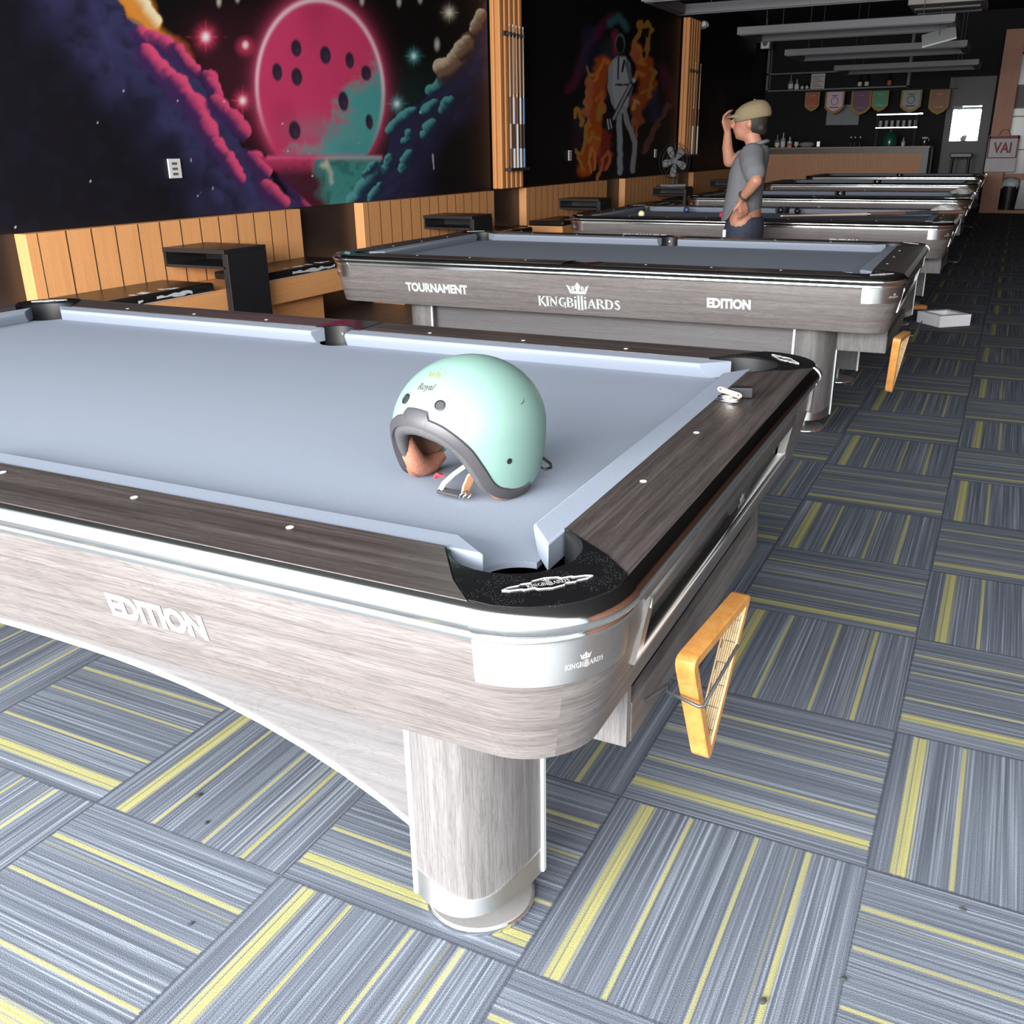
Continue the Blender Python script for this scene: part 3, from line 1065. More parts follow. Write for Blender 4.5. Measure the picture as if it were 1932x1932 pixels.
cv, cf = crown_shape()
cv = list(cv)
cf = list(cf)
for a, b2 in ((-.34, .62), (0, .74), (.34, .62), (.55, .5), (-.52, .5)):
    o_ = len(cv)
    cv += [(a + .04 * math.cos(t), b2 + .04 * math.sin(t), 0) for t in [2 * math.pi * i / 8 for i in range(8)]]
    cf.append(tuple(range(o_, o_ + 8)))
decal((cv, cf), -2, .0985, .034, 6, 'crown_print', M['gold'])
decal(text_mesh('Royal', 1, 0, .012, .25, .8), -2.5, .0865, .0195, 8, 'lettering', M['print'])
decal(text_mesh('Q', 1, 0, 0, 0, 1), -2, .050, .012, 5, 'lettering', M['gold'])
decal(([(-.5, 0, 0), (-.2, -.12, 0), (.2, -.02, 0), (.5, .35, 0), (.15, .06, 0), (-.2, -.04, 0)], [(0, 1, 2, 3, 4, 5)]), 93, .056, .018, 8, 'scuff', M['print'])
hk = [hpt(122, al_of(-.062), 1.0), hpt(124, al_of(-.075), 1.12), hpt(128, al_of(-.085), 1.14), hpt(132, al_of(-.092), 1.05), hpt(134, al_of(-.085), .95)]
MB().tube(hk, .0028, 6).build('goggle_loop', M['rubber'], hel, smooth=60)
p, n = hpt(93, al_of(-.1), 1.0), None
MB().box(-.010, .010, -.002, .002, -.011, .004, M=Matrix.Translation(Vector((p.x, p.y - .004, .0135))) @ Matrix.Rotation(R(15), 4, 'Y')).build('leather_tag', M['tan'], hel, smooth=0, bevel=.001)

# ---------------------------------------------------------------- racks hanging under the tables
M['rack'] = wood('varnished_orange_wood', (.50, .21, .05), (.58, .26, .065), (.64, .31, .085), axis='Z', rough=.35, fine=.08)
M['rack_in'] = wood('pale_bamboo', (0.4464, 0.3024, 0.144), (0.5184, 0.3744, 0.1944), (0.5616, 0.432, 0.2448), axis='X', rough=.5, fine=.2)
M['ink'] = plain('black_marker_ink', (.03, .025, .02), .6)


def make_rack(label):
    t = thing('triangle_rack', label, 'triangle rack', group='wooden triangle racks on hooks')
    S, th, dp = .315, .018, .032
    h = S * math.sqrt(3) / 2
    tri = [(0, 0), (S, 0), (S / 2, -h)]
    cen = Vector((S / 2, -h / 3))

    def ring(inset, rad):
        out = []
        for i in range(3):
            p = Vector(tri[i])
            d = (p - cen)
            f = 1 - inset / (h / 3)
            q = cen + d * f
            a = Vector(tri[i - 1]) - p
            b2 = Vector(tri[(i + 1) % 3]) - p
            a.normalize(), b2.normalize()
            for k in range(5):
                s = k / 4
                out.append(tuple(q + (a * (1 - s) ** 2 + b2 * s ** 2) * rad))
        return out
    ro, ri = ring(0, .03), ring(th, .006)
    n = len(ro)
    mb = MB()
    vs = [(x, -dp / 2, z) for x, z in ro] + [(x, dp / 2, z) for x, z in ro] + [(x, dp / 2, z) for x, z in ri] + [(x, -dp / 2, z) for x, z in ri]
    for i in range(n):
        j = (i + 1) % n
        mb_f = [(i, j, n + j, n + i), (n + i, n + j, 2 * n + j, 2 * n + i), (3 * n + i, 3 * n + j, j, i)]
        mb.f += mb_f
        mb.m += [0] * 3
        mb.f.append((2 * n + i, 2 * n + j, 3 * n + j, 3 * n + i))
        mb.m.append(1)
    mb.v = vs
    fr = mb.build('frame', [M['rack'], M['rack_in']], t, smooth=40, bevel=.002)
    ri3 = ring(th + .0004, .006)
    a, b2 = Vector(ri3[7]), Vector(ri3[12])
    ln = (b2 - a).length
    ang = math.atan2((b2 - a).y, (b2 - a).x)
    MM = Matrix.Translation((a.x, 0, a.y)) @ Matrix.Rotation(-ang, 4, 'Y')
    mk = MB()
    for k in range(-3, 4):
        mk.box(ln * .06, ln * .94, k * .0038 - .0003, k * .0038 + .0003, -.0003, .0003, M=MM)
    for k in range(6):
        u = ln * (.10 + .16 * k)
        mk.box(u, u + .0008, -.012, .010 - .004 * (k % 2), -.0004, .0004, M=MM)
        mk.box(u, u + .016, .0095, .0105, -.0004, .0004, M=MM)
    mk.build('marker_lines', M['ink'], fr, smooth=0)
    return t


rk = make_rack('wooden triangle rack with worn corner, hooked under the nearest table')


def rack_pose(o, base, P1, P2, P3):
    P1, P2, P3 = Vector(P1), Vector(P2), Vector(P3)
    u = (P2 - P1).normalized()
    nrm = u.cross(P3 - P1).normalized()
    w = nrm.cross(u).normalized()
    Mx = Matrix((u, -nrm, -w)).transposed()
    if Mx.determinant() < 0:
        Mx = Matrix((u, nrm, -w)).transposed()
    o.matrix_world = Matrix.Translation(Vector(base) + P1) @ Mx.to_4x4()


rack_pose(rk, (0, 0, 0), (.232, .123, .557), (.252, .45, .545), (.232, .228, .30))
rk2 = dup(rk, (0, 0, 0), 0, 'wooden triangle rack hooked under the second table, seen nearly edge-on')
rack_pose(rk2, (0, 3.35, 0), (.245, -.15, .515), (.262, .14, .50), (.222, -.10, .25))
rk3 = dup(rk, (0, 0, 0), 0, 'wooden triangle rack lying low behind the white square box on the carpet')
rack_pose(rk3, (0, 0, 0), (-.16, 7.34, .0255), (.15, 7.44, .0255), (-.09, 7.66, .0255))

# ---------------------------------------------------------------- opener and key ring on the nearest rail
ob = thing('key_fob', 'cream bone-shaped fob with a metal ring on the right rail of the nearest table', 'key ring', (.094, .905, H + .0012), R(-12))
M['cream'] = plain('cream_plastic', (.46, .36, .25), .4)
rgm = MB()
rgm.tube([(.026 * math.cos(a), .016 * math.sin(a) - .012, .004 + .0) for a in [2 * math.pi * i / 28 for i in range(28)]], .0025, 8, loop=True)
rgm.tube([(.025 * math.cos(a), .015 * math.sin(a) - .011, .0085) for a in [2 * math.pi * i / 28 for i in range(28)]], .0022, 8, loop=True)
rgm.build('split_ring', M['chrome'], ob, smooth=70)
op = []
for a in range(0, 361, 20):
    x = .030 * math.cos(R(a))
    y = (.0055 + .0065 * (abs(math.cos(R(a))) ** 2.2)) * math.sin(R(a))
    op.append((x, y))
op = op[:-1]
plate = MB().prism(op, 0, .004, M=Matrix.Translation((0, -.008, .019)) @ Matrix.Rotation(R(10), 4, 'Y') @ Matrix.Rotation(R(62), 4, 'X'))
fb = plate.build('fob_plate', M['cream'], ob, smooth=30, bevel=.001)
hl = MB()
for sx in (-.022, .022):
    hl.lathe([(0, .0042), (.0028, .0042), (.0028, .0048), (0, .0048)], n=12, M=Matrix.Translation((0, -.008, .019)) @ Matrix.Rotation(R(10), 4, 'Y') @ Matrix.Rotation(R(62), 4, 'X') @ Matrix.Translation((sx, 0, 0)))
hl.build('rivet', M['dark'], fb, smooth=0)
ck = thing('chalk_cube', 'small black block standing just behind the cream fob on the rail', 'chalk', (.106, .945, H), R(20))
MB().box(-.022, .024, -.012, .012, .0012, .024).build('block', M['rubber'], ck, smooth=0, bevel=.002)

# ---------------------------------------------------------------- benches and side tables along the left wall
M['vinyl'] = plain('black_vinyl', (.011, .010, .010), .33, 0, .3, 30, .2, 60)
M['foam'] = plain('torn_white_backing', (.55, .55, .55), .9, 0, .3, 60)
M['groove'] = plain('dark_groove', (.06, .03, .015), .8)
XB, XW = -4.45, -4.545


def make_bench(name_label, y0, y1, ta, tb, planks):
    t = thing('bench', name_label, 'bench', (XW, y0, 0), group='orange wall benches')
    Ln = y1 - y0
    bx = XB - XW
    br = MB().box(0, bx, 0, Ln, .44, .863).build('backrest', M['orange'], t, smooth=0, bevel=.004)
    gm = MB()
    for i in range(1, planks):
        y = .09 + (Ln - .09) * i / planks
        gm.box(bx - .002, bx + .0012, y - .004, y + .004, .44, .862)
    gm.box(bx - .002, bx + .0012, .075, .08, .44, .862)
    gm.build('plank_groove', M['groove'], br, smooth=0)
    MB().box(bx, .545, .03, Ln - .10, .27, .44).build('seat_box', M['orange_x'], t, smooth=0, bevel=.003)
    MB().box(bx, .43, .06, Ln - .24, .0, .27).build('plinth', M['orange_x'], t, smooth=0)
    for a, b2 in ((.05, ta - y0 - .05), (tb - y0 + .05, Ln + .02)):
        ring = []
        cu = MB().box(bx + .004, .55, a, b2, .44, .495).build('seat_cushion', M['vinyl'], t, smooth=30, bevel=.014)
        tp = MB()
        rnd = random.Random(int(a * 100 + y0 * 10))
        n = 12
        s0, s1 = a + (b2 - a) * .30, a + (b2 - a) * .78
        top = [(s0 + (s1 - s0) * i / n, .5505 + 0 * i, .468 + rnd.uniform(-.004, .012)) for i in range(n + 1)]
        bot = [(s0 + (s1 - s0) * i / n, .5505, .452 + rnd.uniform(-.004, .008)) for i in range(n + 1)]
        for i in range(n):
            if rnd.random() < .12:
                continue
            q = [bot[i], bot[i + 1], top[i + 1], top[i]]
            tp.add([(x + .001, y, z) for y, x, z in q] + [(x - .004, y, z) for y, x, z in q], [(0, 1, 2, 3), (7, 6, 5, 4), (0, 4, 5, 1), (2, 6, 7, 3), (1, 5, 6, 2), (3, 7, 4, 0)])
        for i in range(n):
            x0_, x1_ = .47 + rnd.uniform(-.03, .02), .49 + rnd.uniform(0, .035)
            ya, yb = s0 + (s1 - s0) * (i + .2) / n, s0 + (s1 - s0) * (i + 1.0) / n
            if rnd.random() < .4:
                continue
            tp.box(x0_, x1_, ya, yb, .4945, .4962)
        tp.box(.5495, .5515, a + .02, b2 - .02, .4405, .4440)
        tp.build('torn_patch', M['foam'], cu, smooth=0)
    return t


BEN = [(2.70, 5.19, 3.72, 4.10, 13, 'orange plank bench with torn black cushions, nearest one along the mural wall'),
       (6.05, 8.53, 7.05, 7.45, 14, 'orange plank bench behind the second pool table, under the moon mural end'),
       (9.34, 11.95, 10.3, 10.78, 15, 'orange bench just past the cue rack, under the flaming guitarist mural'),
       (12.68, 15.3, 13.95, 14.33, 15, 'orange bench beside the fan, darker, fourth along the wall'),
       (16.2, 19.2, 17.3, 17.8, 16, 'last orange bench, in the dark past the far cue rack')]
for y0, y1, ta, tb, k, lab in BEN:
    make_bench(lab, y0, y1, ta, tb, k)
TL = ['black side table with open shelf, on the nearest bench', 'black side table with open shelf, behind the left end of the second pool table',
      'black side table in front of the mural past the cue rack, loose things on it', 'black side table that carries the fan', 'black side table in the dark on the last bench']


def make_side_table(label):
    t = thing('side_table', label, 'side table', group='black side tables between bench cushions')
    W = .38
    MB().box(.0, .535, -.015, W + .015, .672, .70).build('table_top', M['side'], t, smooth=0, bevel=.002)
    sb_ = MB()
    sb_.box(.0, .52, 0, W, .575, .592)
    sb_.box(.0, .015, 0, W, .592, .672)
    sb_.box(.015, .52, W - .015, W, .592, .672)
    sb_.build('shelf', M['side'], t, smooth=0)
    MB().box(.502, .548, 0, W, 0, .672).build('front_leg', M['side'], t, smooth=0, bevel=.002)
    return t


M['side'] = plain('black_laminate', (.014, .014, .016), .38, 0, .2, 12)
stb = make_side_table(TL[0])
stb.location = (XB, BEN[0][2], 0)
for (y0, y1, ta, tb, k, lab), tl in zip(BEN[1:], TL[1:]):
    dup(stb, (XB, ta, 0), 0, tl)
# ---------------------------------------------------------------- murals (paint on the wall panels, held as paint colour per point)
HM = np.array([458.043964, -107.117104, -1106.086507, 64.426477, -574.647852, 1009.647329, 0.23953, -0.102749, 1.0]).reshape(3, 3)


def s2l(c):
    c = np.asarray(c, float) / 255
    return np.where(c <= .04045, c / 12.92, ((c + .055) / 1.055) ** 2.4)


def sstep(a, b, x):
    t = np.clip((x - a) / (b - a), 0, 1)
    return t * t * (3 - 2 * t)


class Paint:
    """spray-paint canvas on a wall panel; the design is drawn on the artist's own sheet (s, t)"""

    def __init__(s, y0, y1, z0, z1, step, bg):
        s.ny, s.nz = int((y1 - y0) / step) + 1, int((z1 - z0) / step) + 1
        yy = np.linspace(y0, y1, s.ny)
        zz = np.linspace(z0, z1, s.nz)
        s.Y, s.Z = np.meshgrid(yy, zz)
        w = HM[2, 0] * s.Y + HM[2, 1] * s.Z + 1
        s.x = (HM[0, 0] * s.Y + HM[0, 1] * s.Z + HM[0, 2]) / w
        s.y = (HM[1, 0] * s.Y + HM[1, 1] * s.Z + HM[1, 2]) / w
        s.c = np.ones((*s.x.shape, 3)) * s2l(bg)
        rg = np.random.default_rng(3)
        s.n1 = s.noise(rg, 55)
        s.n2 = s.noise(rg, 22)
        s.n3 = s.noise(rg, 9)
        s.n4 = s.noise(rg, 4)

    def noise(s, rg, cell):
        g = rg.random((90, 160))
        u, v = (s.x + 400) / cell, (s.y + 600) / cell
        iu, iv = np.floor(u).astype(int), np.floor(v).astype(int)
        fu, fv = u - iu, v - iv
        fu, fv = fu * fu * (3 - 2 * fu), fv * fv * (3 - 2 * fv)
        G = lambda a, b: g[b % 90, a % 160]
        return (G(iu, iv) * (1 - fu) + G(iu + 1, iv) * fu) * (1 - fv) + (G(iu, iv + 1) * (1 - fu) + G(iu + 1, iv + 1) * fu) * fv - .5

    def put(s, mask, col):
        m = np.clip(mask, 0, 1)[..., None]
        s.c = s.c * (1 - m) + s2l(col) * m

    def seg(s, pts, wob=0.0):
        d = np.full(s.x.shape, 1e9)
        x, y = s.x + wob * s.n3 * 2, s.y + wob * s.n2 * 2
        for (ax, ay), (bx, by) in zip(pts, pts[1:]):
            vx, vy = bx - ax, by - ay
            t = np.clip(((x - ax) * vx + (y - ay) * vy) / (vx * vx + vy * vy + 1e-9), 0, 1)
            d = np.minimum(d, np.hypot(x - ax - t * vx, y - ay - t * vy))
        return d

    def stroke(s, pts, r, col, soft=.4, a=1.0, wob=3.0):
        d = s.seg(pts, wob)
        s.put(a * (1 - sstep(r * (1 - soft), r, d)), col)

    def ell(s, cx, cy, rx, ry, rot=0):
        c_, s_ = math.cos(R(rot)), math.sin(R(rot))
        dx, dy = s.x - cx, s.y - cy
        return np.hypot((dx * c_ + dy * s_) / rx, (-dx * s_ + dy * c_) / ry)

    def spot(s, cx, cy, rx, ry, col, soft=.3, a=1.0, rot=0):
        s.put(a * (1 - sstep(1 - soft, 1, s.ell(cx, cy, rx, ry, rot))), col)

    def poly(s, pts, col, soft=4, a=1.0, wob=4.0):
        x, y = s.x + wob * s.n3 * 2, s.y + wob * s.n2 * 2
        ins = np.zeros(x.shape, bool)
        n = len(pts)
        for i in range(n):
            (ax, ay), (bx, by) = pts[i], pts[(i + 1) % n]
            cond = ((ay > y) != (by > y))
            with np.errstate(divide='ignore', invalid='ignore'):
                xi = (bx - ax) * (y - ay) / (by - ay + 1e-12) + ax
            ins ^= cond & (x < xi)
        d = s.seg(pts + [pts[0]], wob)
        sd = np.where(ins, d, -d)
        m = sstep(-soft, soft, sd)
        s.put(a * m, col)
        return ins, d

    def puff(s, cx, cy, r, lit, shade, dx, dy, a=1.0):
        ux, uy = (s.x - cx + 3 * s.n3) / r, (s.y - cy + 4 * s.n2) / r
        q = np.hypot(ux, uy)
        k = (ux * dx + uy * dy)
        m = (1 - sstep(.86, 1.02, q)) * sstep(-1.0, .1, k) * a
        t = sstep(-.55, .75, k)[..., None]
        m = m[..., None]
        s.c = s.c * (1 - m) + (s2l(shade) * (1 - t) + s2l(lit) * t) * m

    def cloud(s, pts, r, lit, shade, dx, dy, rnd):
        n = math.hypot(dx, dy)
        dx, dy = dx / n, dy / n
        L_ = sum(math.hypot(b[0] - a[0], b[1] - a[1]) for a, b in zip(pts, pts[1:]))
        k = max(3, int(L_ / (r * .5)))
        P_ = []
        for i in range(k):
            u = i / (k - 1) * L_
            for a, b in zip(pts, pts[1:]):
                d = math.hypot(b[0] - a[0], b[1] - a[1])
                if u <= d + 1e-6:
                    P_.append((a[0] + (b[0] - a[0]) * u / d, a[1] + (b[1] - a[1]) * u / d))
                    break
                u -= d
        for x, y in P_:
            s.puff(x - dx * r * .55 + rnd.uniform(-3, 3), y - dy * r * .55 + rnd.uniform(-3, 3), r * rnd.uniform(1.0, 1.5), shade, shade, dx, dy, .8)
        for x, y in P_:
            s.puff(x + rnd.uniform(-2, 3), y + rnd.uniform(-3, 3), r * rnd.uniform(.7, 1.25), lit, shade, dx, dy)

    def star(s, cx, cy, r, col, core=(255, 235, 240), k=1.0):
        e = np.hypot(s.x - cx, (s.y - cy) * .85)
        s.put(.75 * k * np.exp(-(e / (r * .38)) ** 2), col)
        for a in (0, 90, 35, -40, 125, 62):
            L_ = r * (1 if a in (0, 90) else .72)
            c_, s_ = math.cos(R(a)), math.sin(R(a))
            u = (s.x - cx) * c_ + (s.y - cy) * s_
            v = -(s.x - cx) * s_ + (s.y - cy) * c_
            w = np.maximum(.6, 2.0 * (1 - np.abs(u) / L_))
            s.put(.85 * k * (np.abs(u) < L_) * np.exp(-(v / w) ** 2) * (1 - np.abs(u) / L_), col)
        s.put(k * np.exp(-(e / (r * .16)) ** 2), core)

    def build(s, name, x, mat):
        v = np.stack([np.full(s.Y.size, 0.0), s.Y.ravel(), s.Z.ravel()], 1)
        idx = np.arange(s.Y.size).reshape(s.nz, s.ny)
        q = np.stack([idx[:-1, :-1], idx[:-1, 1:], idx[1:, 1:], idx[1:, :-1]], -1).reshape(-1, 4)
        me = bpy.data.meshes.new(name)
        # front sheet plus a 15 mm thick back so the panel is a real board
        y0, y1, z0, z1 = s.Y.min(), s.Y.max(), s.Z.min(), s.Z.max()
        b = len(v)
        back = np.array([[-.018, y0, z0], [-.018, y1, z0], [-.018, y1, z1], [-.018, y0, z1], [-.0005, y0, z0], [-.0005, y1, z0], [-.0005, y1, z1], [-.0005, y0, z1]])
        v = np.concatenate([v, back])
        q = np.concatenate([q, b + np.array([[0, 3, 2, 1], [4, 5, 6, 7], [0, 1, 5, 4], [1, 2, 6, 5], [2, 3, 7, 6], [3, 0, 4, 7]])])
        me.vertices.add(len(v))
        me.vertices.foreach_set('co', v.ravel())
        me.loops.add(q.size)
        me.loops.foreach_set('vertex_index', q.ravel().astype(np.int32))
        me.polygons.add(len(q))
        me.polygons.foreach_set('loop_start', (np.arange(len(q)) * 4).astype(np.int32))
        me.update(calc_edges=True)
        at = me.color_attributes.new('paint', 'FLOAT_COLOR', 'POINT')
        rgba = np.ones((len(v), 4), np.float32)
        rgba[:b, :3] = np.clip(s.c.reshape(-1, 3) * 1.25, 0, .95)
        rgba[b:, :3] = .006
        at.data.foreach_set('color', rgba.ravel())
        me.materials.append(mat)
        o = bpy.data.objects.new(name, me)
        o.location = (x, 0, 0)
        COL.objects.link(o)
        return o


def paint_mat():
    m, nt, b = new_mat('mural_spray_paint')
    at = N(nt, 'ShaderNodeAttribute', attribute_name='paint')
    tc = N(nt, 'ShaderNodeTexCoord')
    no = N(nt, 'ShaderNodeTexNoise')
    no.inputs['Scale'].default_value = 90
    L(nt, tc.outputs['Object'], no.inputs['Vector'])
    g = mix_col(nt, no.outputs['Fac'], (.9, .9, .9), (1.1, 1.1, 1.1))
    L(nt, mix_col(nt, 1.0, at.outputs['Color'], g, 'MULTIPLY'), b.inputs['Base Color'])
    b.inputs['Roughness'].default_value = .55
    b.inputs['Specular IOR Level'].default_value = .3
    return m


M['mural'] = paint_mat()
# the moon mural
p = Paint(.6, 8.62, .868, 3.7, .0105, (9, 8, 9))
NAVY, PINK, TEAL = (47, 45, 84), (205, 66, 108), (74, 150, 148)
p.spot(430, 150, 170, 210, (62, 26, 36), 1.0, .75)
p.spot(780, 220, 130, 150, (24, 46, 46), 1.0, .7)
# orange and cream cloud behind the ridge, top left
p.poly([(205, -40), (262, -40), (300, 60), (345, 95), (300, 95), (240, 40)], (206, 128, 46), 14)
rn = random.Random(4)
p.cloud([(228, -30), (250, -6), (272, 18), (284, 40)], 20, (228, 216, 176), (200, 130, 52), .8, -.6, rn)
p.stroke([(330, 80), (350, 105)], 18, (150, 66, 46), .9, .8)
# ridge
crest = [(195, -50), (240, 40), (285, 68), (335, 98), (375, 158), (420, 232), (470, 298), (520, 348), (600, 410)]
rid = crest + [(420, 520), (-300, 520), (-300, -60)]
rn = random.Random(21)
ins, d = p.poly(rid, (16, 15, 22), 4)
dr = p.seg(crest)
p.put(np.where(ins, (1 - sstep(30, 190, dr + 60 * p.n1)) * .95, 0), (50, 49, 84))
p.put(np.where(ins, .55 * sstep(-.05, .35, p.n2 + .4 * p.n1), 0), (20, 19, 32))
for i in range(46):                                                    # soft navy billows down the slope
    u = rn.random()
    k = min(int(u * 8), 7)
    a, b2 = crest[k], crest[k + 1]
    w = u * 8 - k
    off = rn.uniform(14, 120)
    p.puff(a[0] + (b2[0] - a[0]) * w - off, a[1] + (b2[1] - a[1]) * w + off * .55, rn.uniform(14, 32), (58, 56, 96), (24, 23, 40), .75, -.66, .55 * (1 - off / 170))
for pts, r in (([(262, 66), (300, 80), (332, 100)], 13), ([(332, 92), (352, 122), (362, 134)], 10), ([(272, 100), (300, 134), (330, 156)], 14), ([(334, 160), (366, 200), (394, 250)], 16),
               ([(388, 142), (410, 180)], 10), ([(404, 194), (436, 220), (456, 246)], 12), ([(402, 268), (430, 300), (450, 336)], 11), ([(470, 294), (496, 324)], 11), ([(500, 352), (530, 380)], 14), ([(540, 330), (562, 360), (580, 394)], 10)):
    p.cloud(pts, r * 1.22, (206, 72, 112), (58, 34, 76), .75, -.66, rn)
# stars
p.star(385, 70, 42, (230, 70, 110))
p.spot(460, 88, 26, 26, (205, 60, 95), 1.0, .8)
p.spot(460, 85, 9, 11, (255, 220, 225), 1.0)
p.star(455, 190, 34, (230, 70, 110))
p.star(845, 24, 24, (215, 205, 180), (245, 240, 225))
p.spot(822, 84, 8, 18, (190, 190, 180), 1.0)
p.star(778, 106, 24, (90, 170, 170), (225, 245, 245))
p.star(746, 196, 26, (100, 175, 175), (225, 245, 245))
for x, y in ((680, 2), (750, 4), (790, -2), (445, -4), (410, 4)):
    p.spot(x, y, 7, 14, (200, 195, 180), 1.0, .8)
# the ball
cx, cy, rx, ry = 601, 168, 122, 172
e = p.ell(cx, cy, rx, ry, -4)
low = 1 - sstep(287, 300, p.y)
p.put(.8 * np.exp(-np.maximum(e - 1, 0) / .07) * low * (e > .9), (200, 70, 110))
ball = (1 - sstep(.985, 1.01, e)) * low
p.put(ball, (196, 58, 100))
p.put(ball * .5 * sstep(-.1, .4, p.n1), (165, 44, 82))
tw = sstep(-28, 30, (p.x - 655) * .95 + (p.y - 150) * .78 - 20 + 40 * p.n1 + 34 * p.n2 + 26 * p.n3 + 14 * p.n4)
p.put(ball * tw, TEAL)
p.put(ball * .45 * sstep(.05, .4, p.n1) * tw, (60, 112, 118))
p.put(ball * .55 * np.exp(-((p.x - 600) / 55) ** 2 - ((p.y - 245) / 26) ** 2), (128, 112, 128))
rim = np.exp(-((e - .975) / .028) ** 2) * low * sstep(290, 120, p.y)
p.put(.9 * rim, (232, 196, 206))
for x, y, a, b in ((556, 91, 11.5, 19), (611, 104, 12, 20), (657, 114, 9.5, 18), (688, 138, 11, 17), (520, 136, 11, 20), (645, 191, 11, 22), (694, 230, 8, 17), (553, 246, 13, 21), (557, 145, 12, 20)):
    p.spot(x + 1, y, a * 1.25, b * 1.2, (92, 110, 118), 1.0, .35)
    p.spot(x, y, a, b, (48, 36, 54), .3, 1, -6)
    p.spot(x + 2, y + 5, a * .6, b * .6, (84, 50, 74), 1.0, .5)
# water
wx = (p.x > 488) & (p.x < 760)
wat = sstep(293, 300, p.y) * sstep(.0, 1, (p.x - (480 + (p.y - 293) * 1.05)) / 8) * sstep(0, 1, ((724 - (p.y - 293) * .25) - p.x) / 10)
p.put(wat, (70, 24, 42))
p.put(wat * sstep(0, 1, (p.x - 575 - 24 * p.n2 - (p.y - 293) * .25) / 30), (62, 128, 122))
p.put(wat * sstep(335, 300, p.y) * (p.x < 590) * .8, (190, 58, 98))
p.put(wat * .4 * sstep(.1, .4, p.n3), (24, 50, 54))
p.spot(609, 312, 14, 10, (205, 190, 160), 1, .7)
p.stroke([(614, 300), (622, 345)], 8, (196, 190, 168), 1, .6)
p.put(np.exp(-((p.y - 297) / 4.0) ** 2) * (p.x > 500) * (p.x < 720) * .8, (214, 84, 128))
p.put(np.exp(-((p.y - 297) / 3.0) ** 2) * sstep(580, 640, p.x) * (p.x < 716) * .9, (96, 170, 165))
# right bank
crest = [(672, 400), (705, 345), (722, 300), (735, 255), (752, 225), (800, 185), (846, 148), (880, 108), (905, 40), (920, -60)]
ins, d = p.poly(crest + [(1100, -60), (1100, 520), (672, 520)], (13, 12, 17), 4)
dr = p.seg(crest)
p.put(np.where(ins, (1 - sstep(20, 120, dr + 50 * p.n1)) * .95, 0), (44, 42, 72))
for i in range(34):
    u = rn.random()
    k = min(int(u * 9), 8)
    a, b2 = crest[k], crest[k + 1]
    w = u * 9 - k
    off = rn.uniform(12, 80)
    p.puff(a[0] + (b2[0] - a[0]) * w + off, a[1] + (b2[1] - a[1]) * w + off * .6, rn.uniform(10, 22), (50, 50, 84), (18, 18, 30), -.7, -.7, .6 * (1 - off / 120))
for pts, r in (([(735, 244), (752, 224), (778, 208)], 10), ([(812, 172), (828, 160), (842, 148)], 11), ([(796, 210), (816, 194)], 10), ([(834, 204), (846, 186)], 9), ([(796, 254), (810, 232)], 11), ([(760, 266), (768, 252)], 8),
               ([(722, 322), (732, 300)], 10), ([(756, 320), (766, 292)], 8), ([(662, 384), (690, 346), (702, 322)], 13), ([(698, 378), (712, 352)], 9), ([(688, 326), (704, 306)], 7)):
    p.cloud(pts, r, (84, 156, 156), (30, 44, 66), -.7, -.72, rn)
for pts, r in (([(830, 130), (850, 114), (868, 90)], 13), ([(866, 92), (878, 72)], 11), ([(890, 52), (902, 30)], 9)):
    p.cloud([(a + 4, b2 + 12) for a, b2 in pts], r, (150, 92, 40), (60, 40, 50), -.6, -.8, rn)
    p.cloud(pts, r, (206, 190, 162), (120, 92, 76), -.6, -.8, rn)
# chips and scuffs in the paint
rg_ = random.Random(5)
for x, y in ((332, 190), (420, 192), (587, 332), (674, 270), (790, 212), (230, 172), (182, 232), (168, 342), (370, 370), (398, 355), (376, 362), (486, 194), (530, 234), (430, 398), (330, 392), (25, 428), (540, 285), (357, 302)):
    p.spot(x, y, rg_.uniform(1, 2.4), rg_.uniform(1.2, 2.8), (190, 190, 190), .5)
p.stroke([(814, 292), (816, 318)], 1.6, (170, 165, 170), .3, 1, 0)
mu = p.build('mural', -4.535, M['mural'])
tag(mu, 'wall mural of a pink and teal cratered moon between dark cloud banks, stars around it', 'mural')

# the flaming guitarist mural
p = Paint(9.25, 15.35, .868, 3.7, .015, (9, 8, 9))
p.stroke([(1150, 30), (1105, 90), (1085, 150), (1072, 170)], 14, (80, 24, 54), .9, .8)
p.stroke([(1110, 60), (1100, 130)], 22, (34, 36, 62), 1, .8)
p.stroke([(1150, 90), (1130, 160), (1105, 230)], 34, (38, 50, 66), 1, .8)
p.stroke([(1150, 45), (1165, 30), (1180, 55)], 12, (46, 92, 94), .9)
p.stroke([(1158, 60), (1158, 100)], 8, (120, 34, 60), .9)
p.stroke([(1250, 130), (1262, 175), (1270, 190)], 16, (84, 24, 54), 1, .8)
p.stroke([(1225, 165), (1235, 220)], 22, (34, 46, 72), 1, .8)
p.spot(1090, 270, 22, 60, (50, 20, 46), 1, .8)
p.spot(1180, 310, 45, 40, (34, 24, 50), 1, .8)
OR, YE, PK = (166, 74, 26), (168, 118, 44), (178, 96, 66)
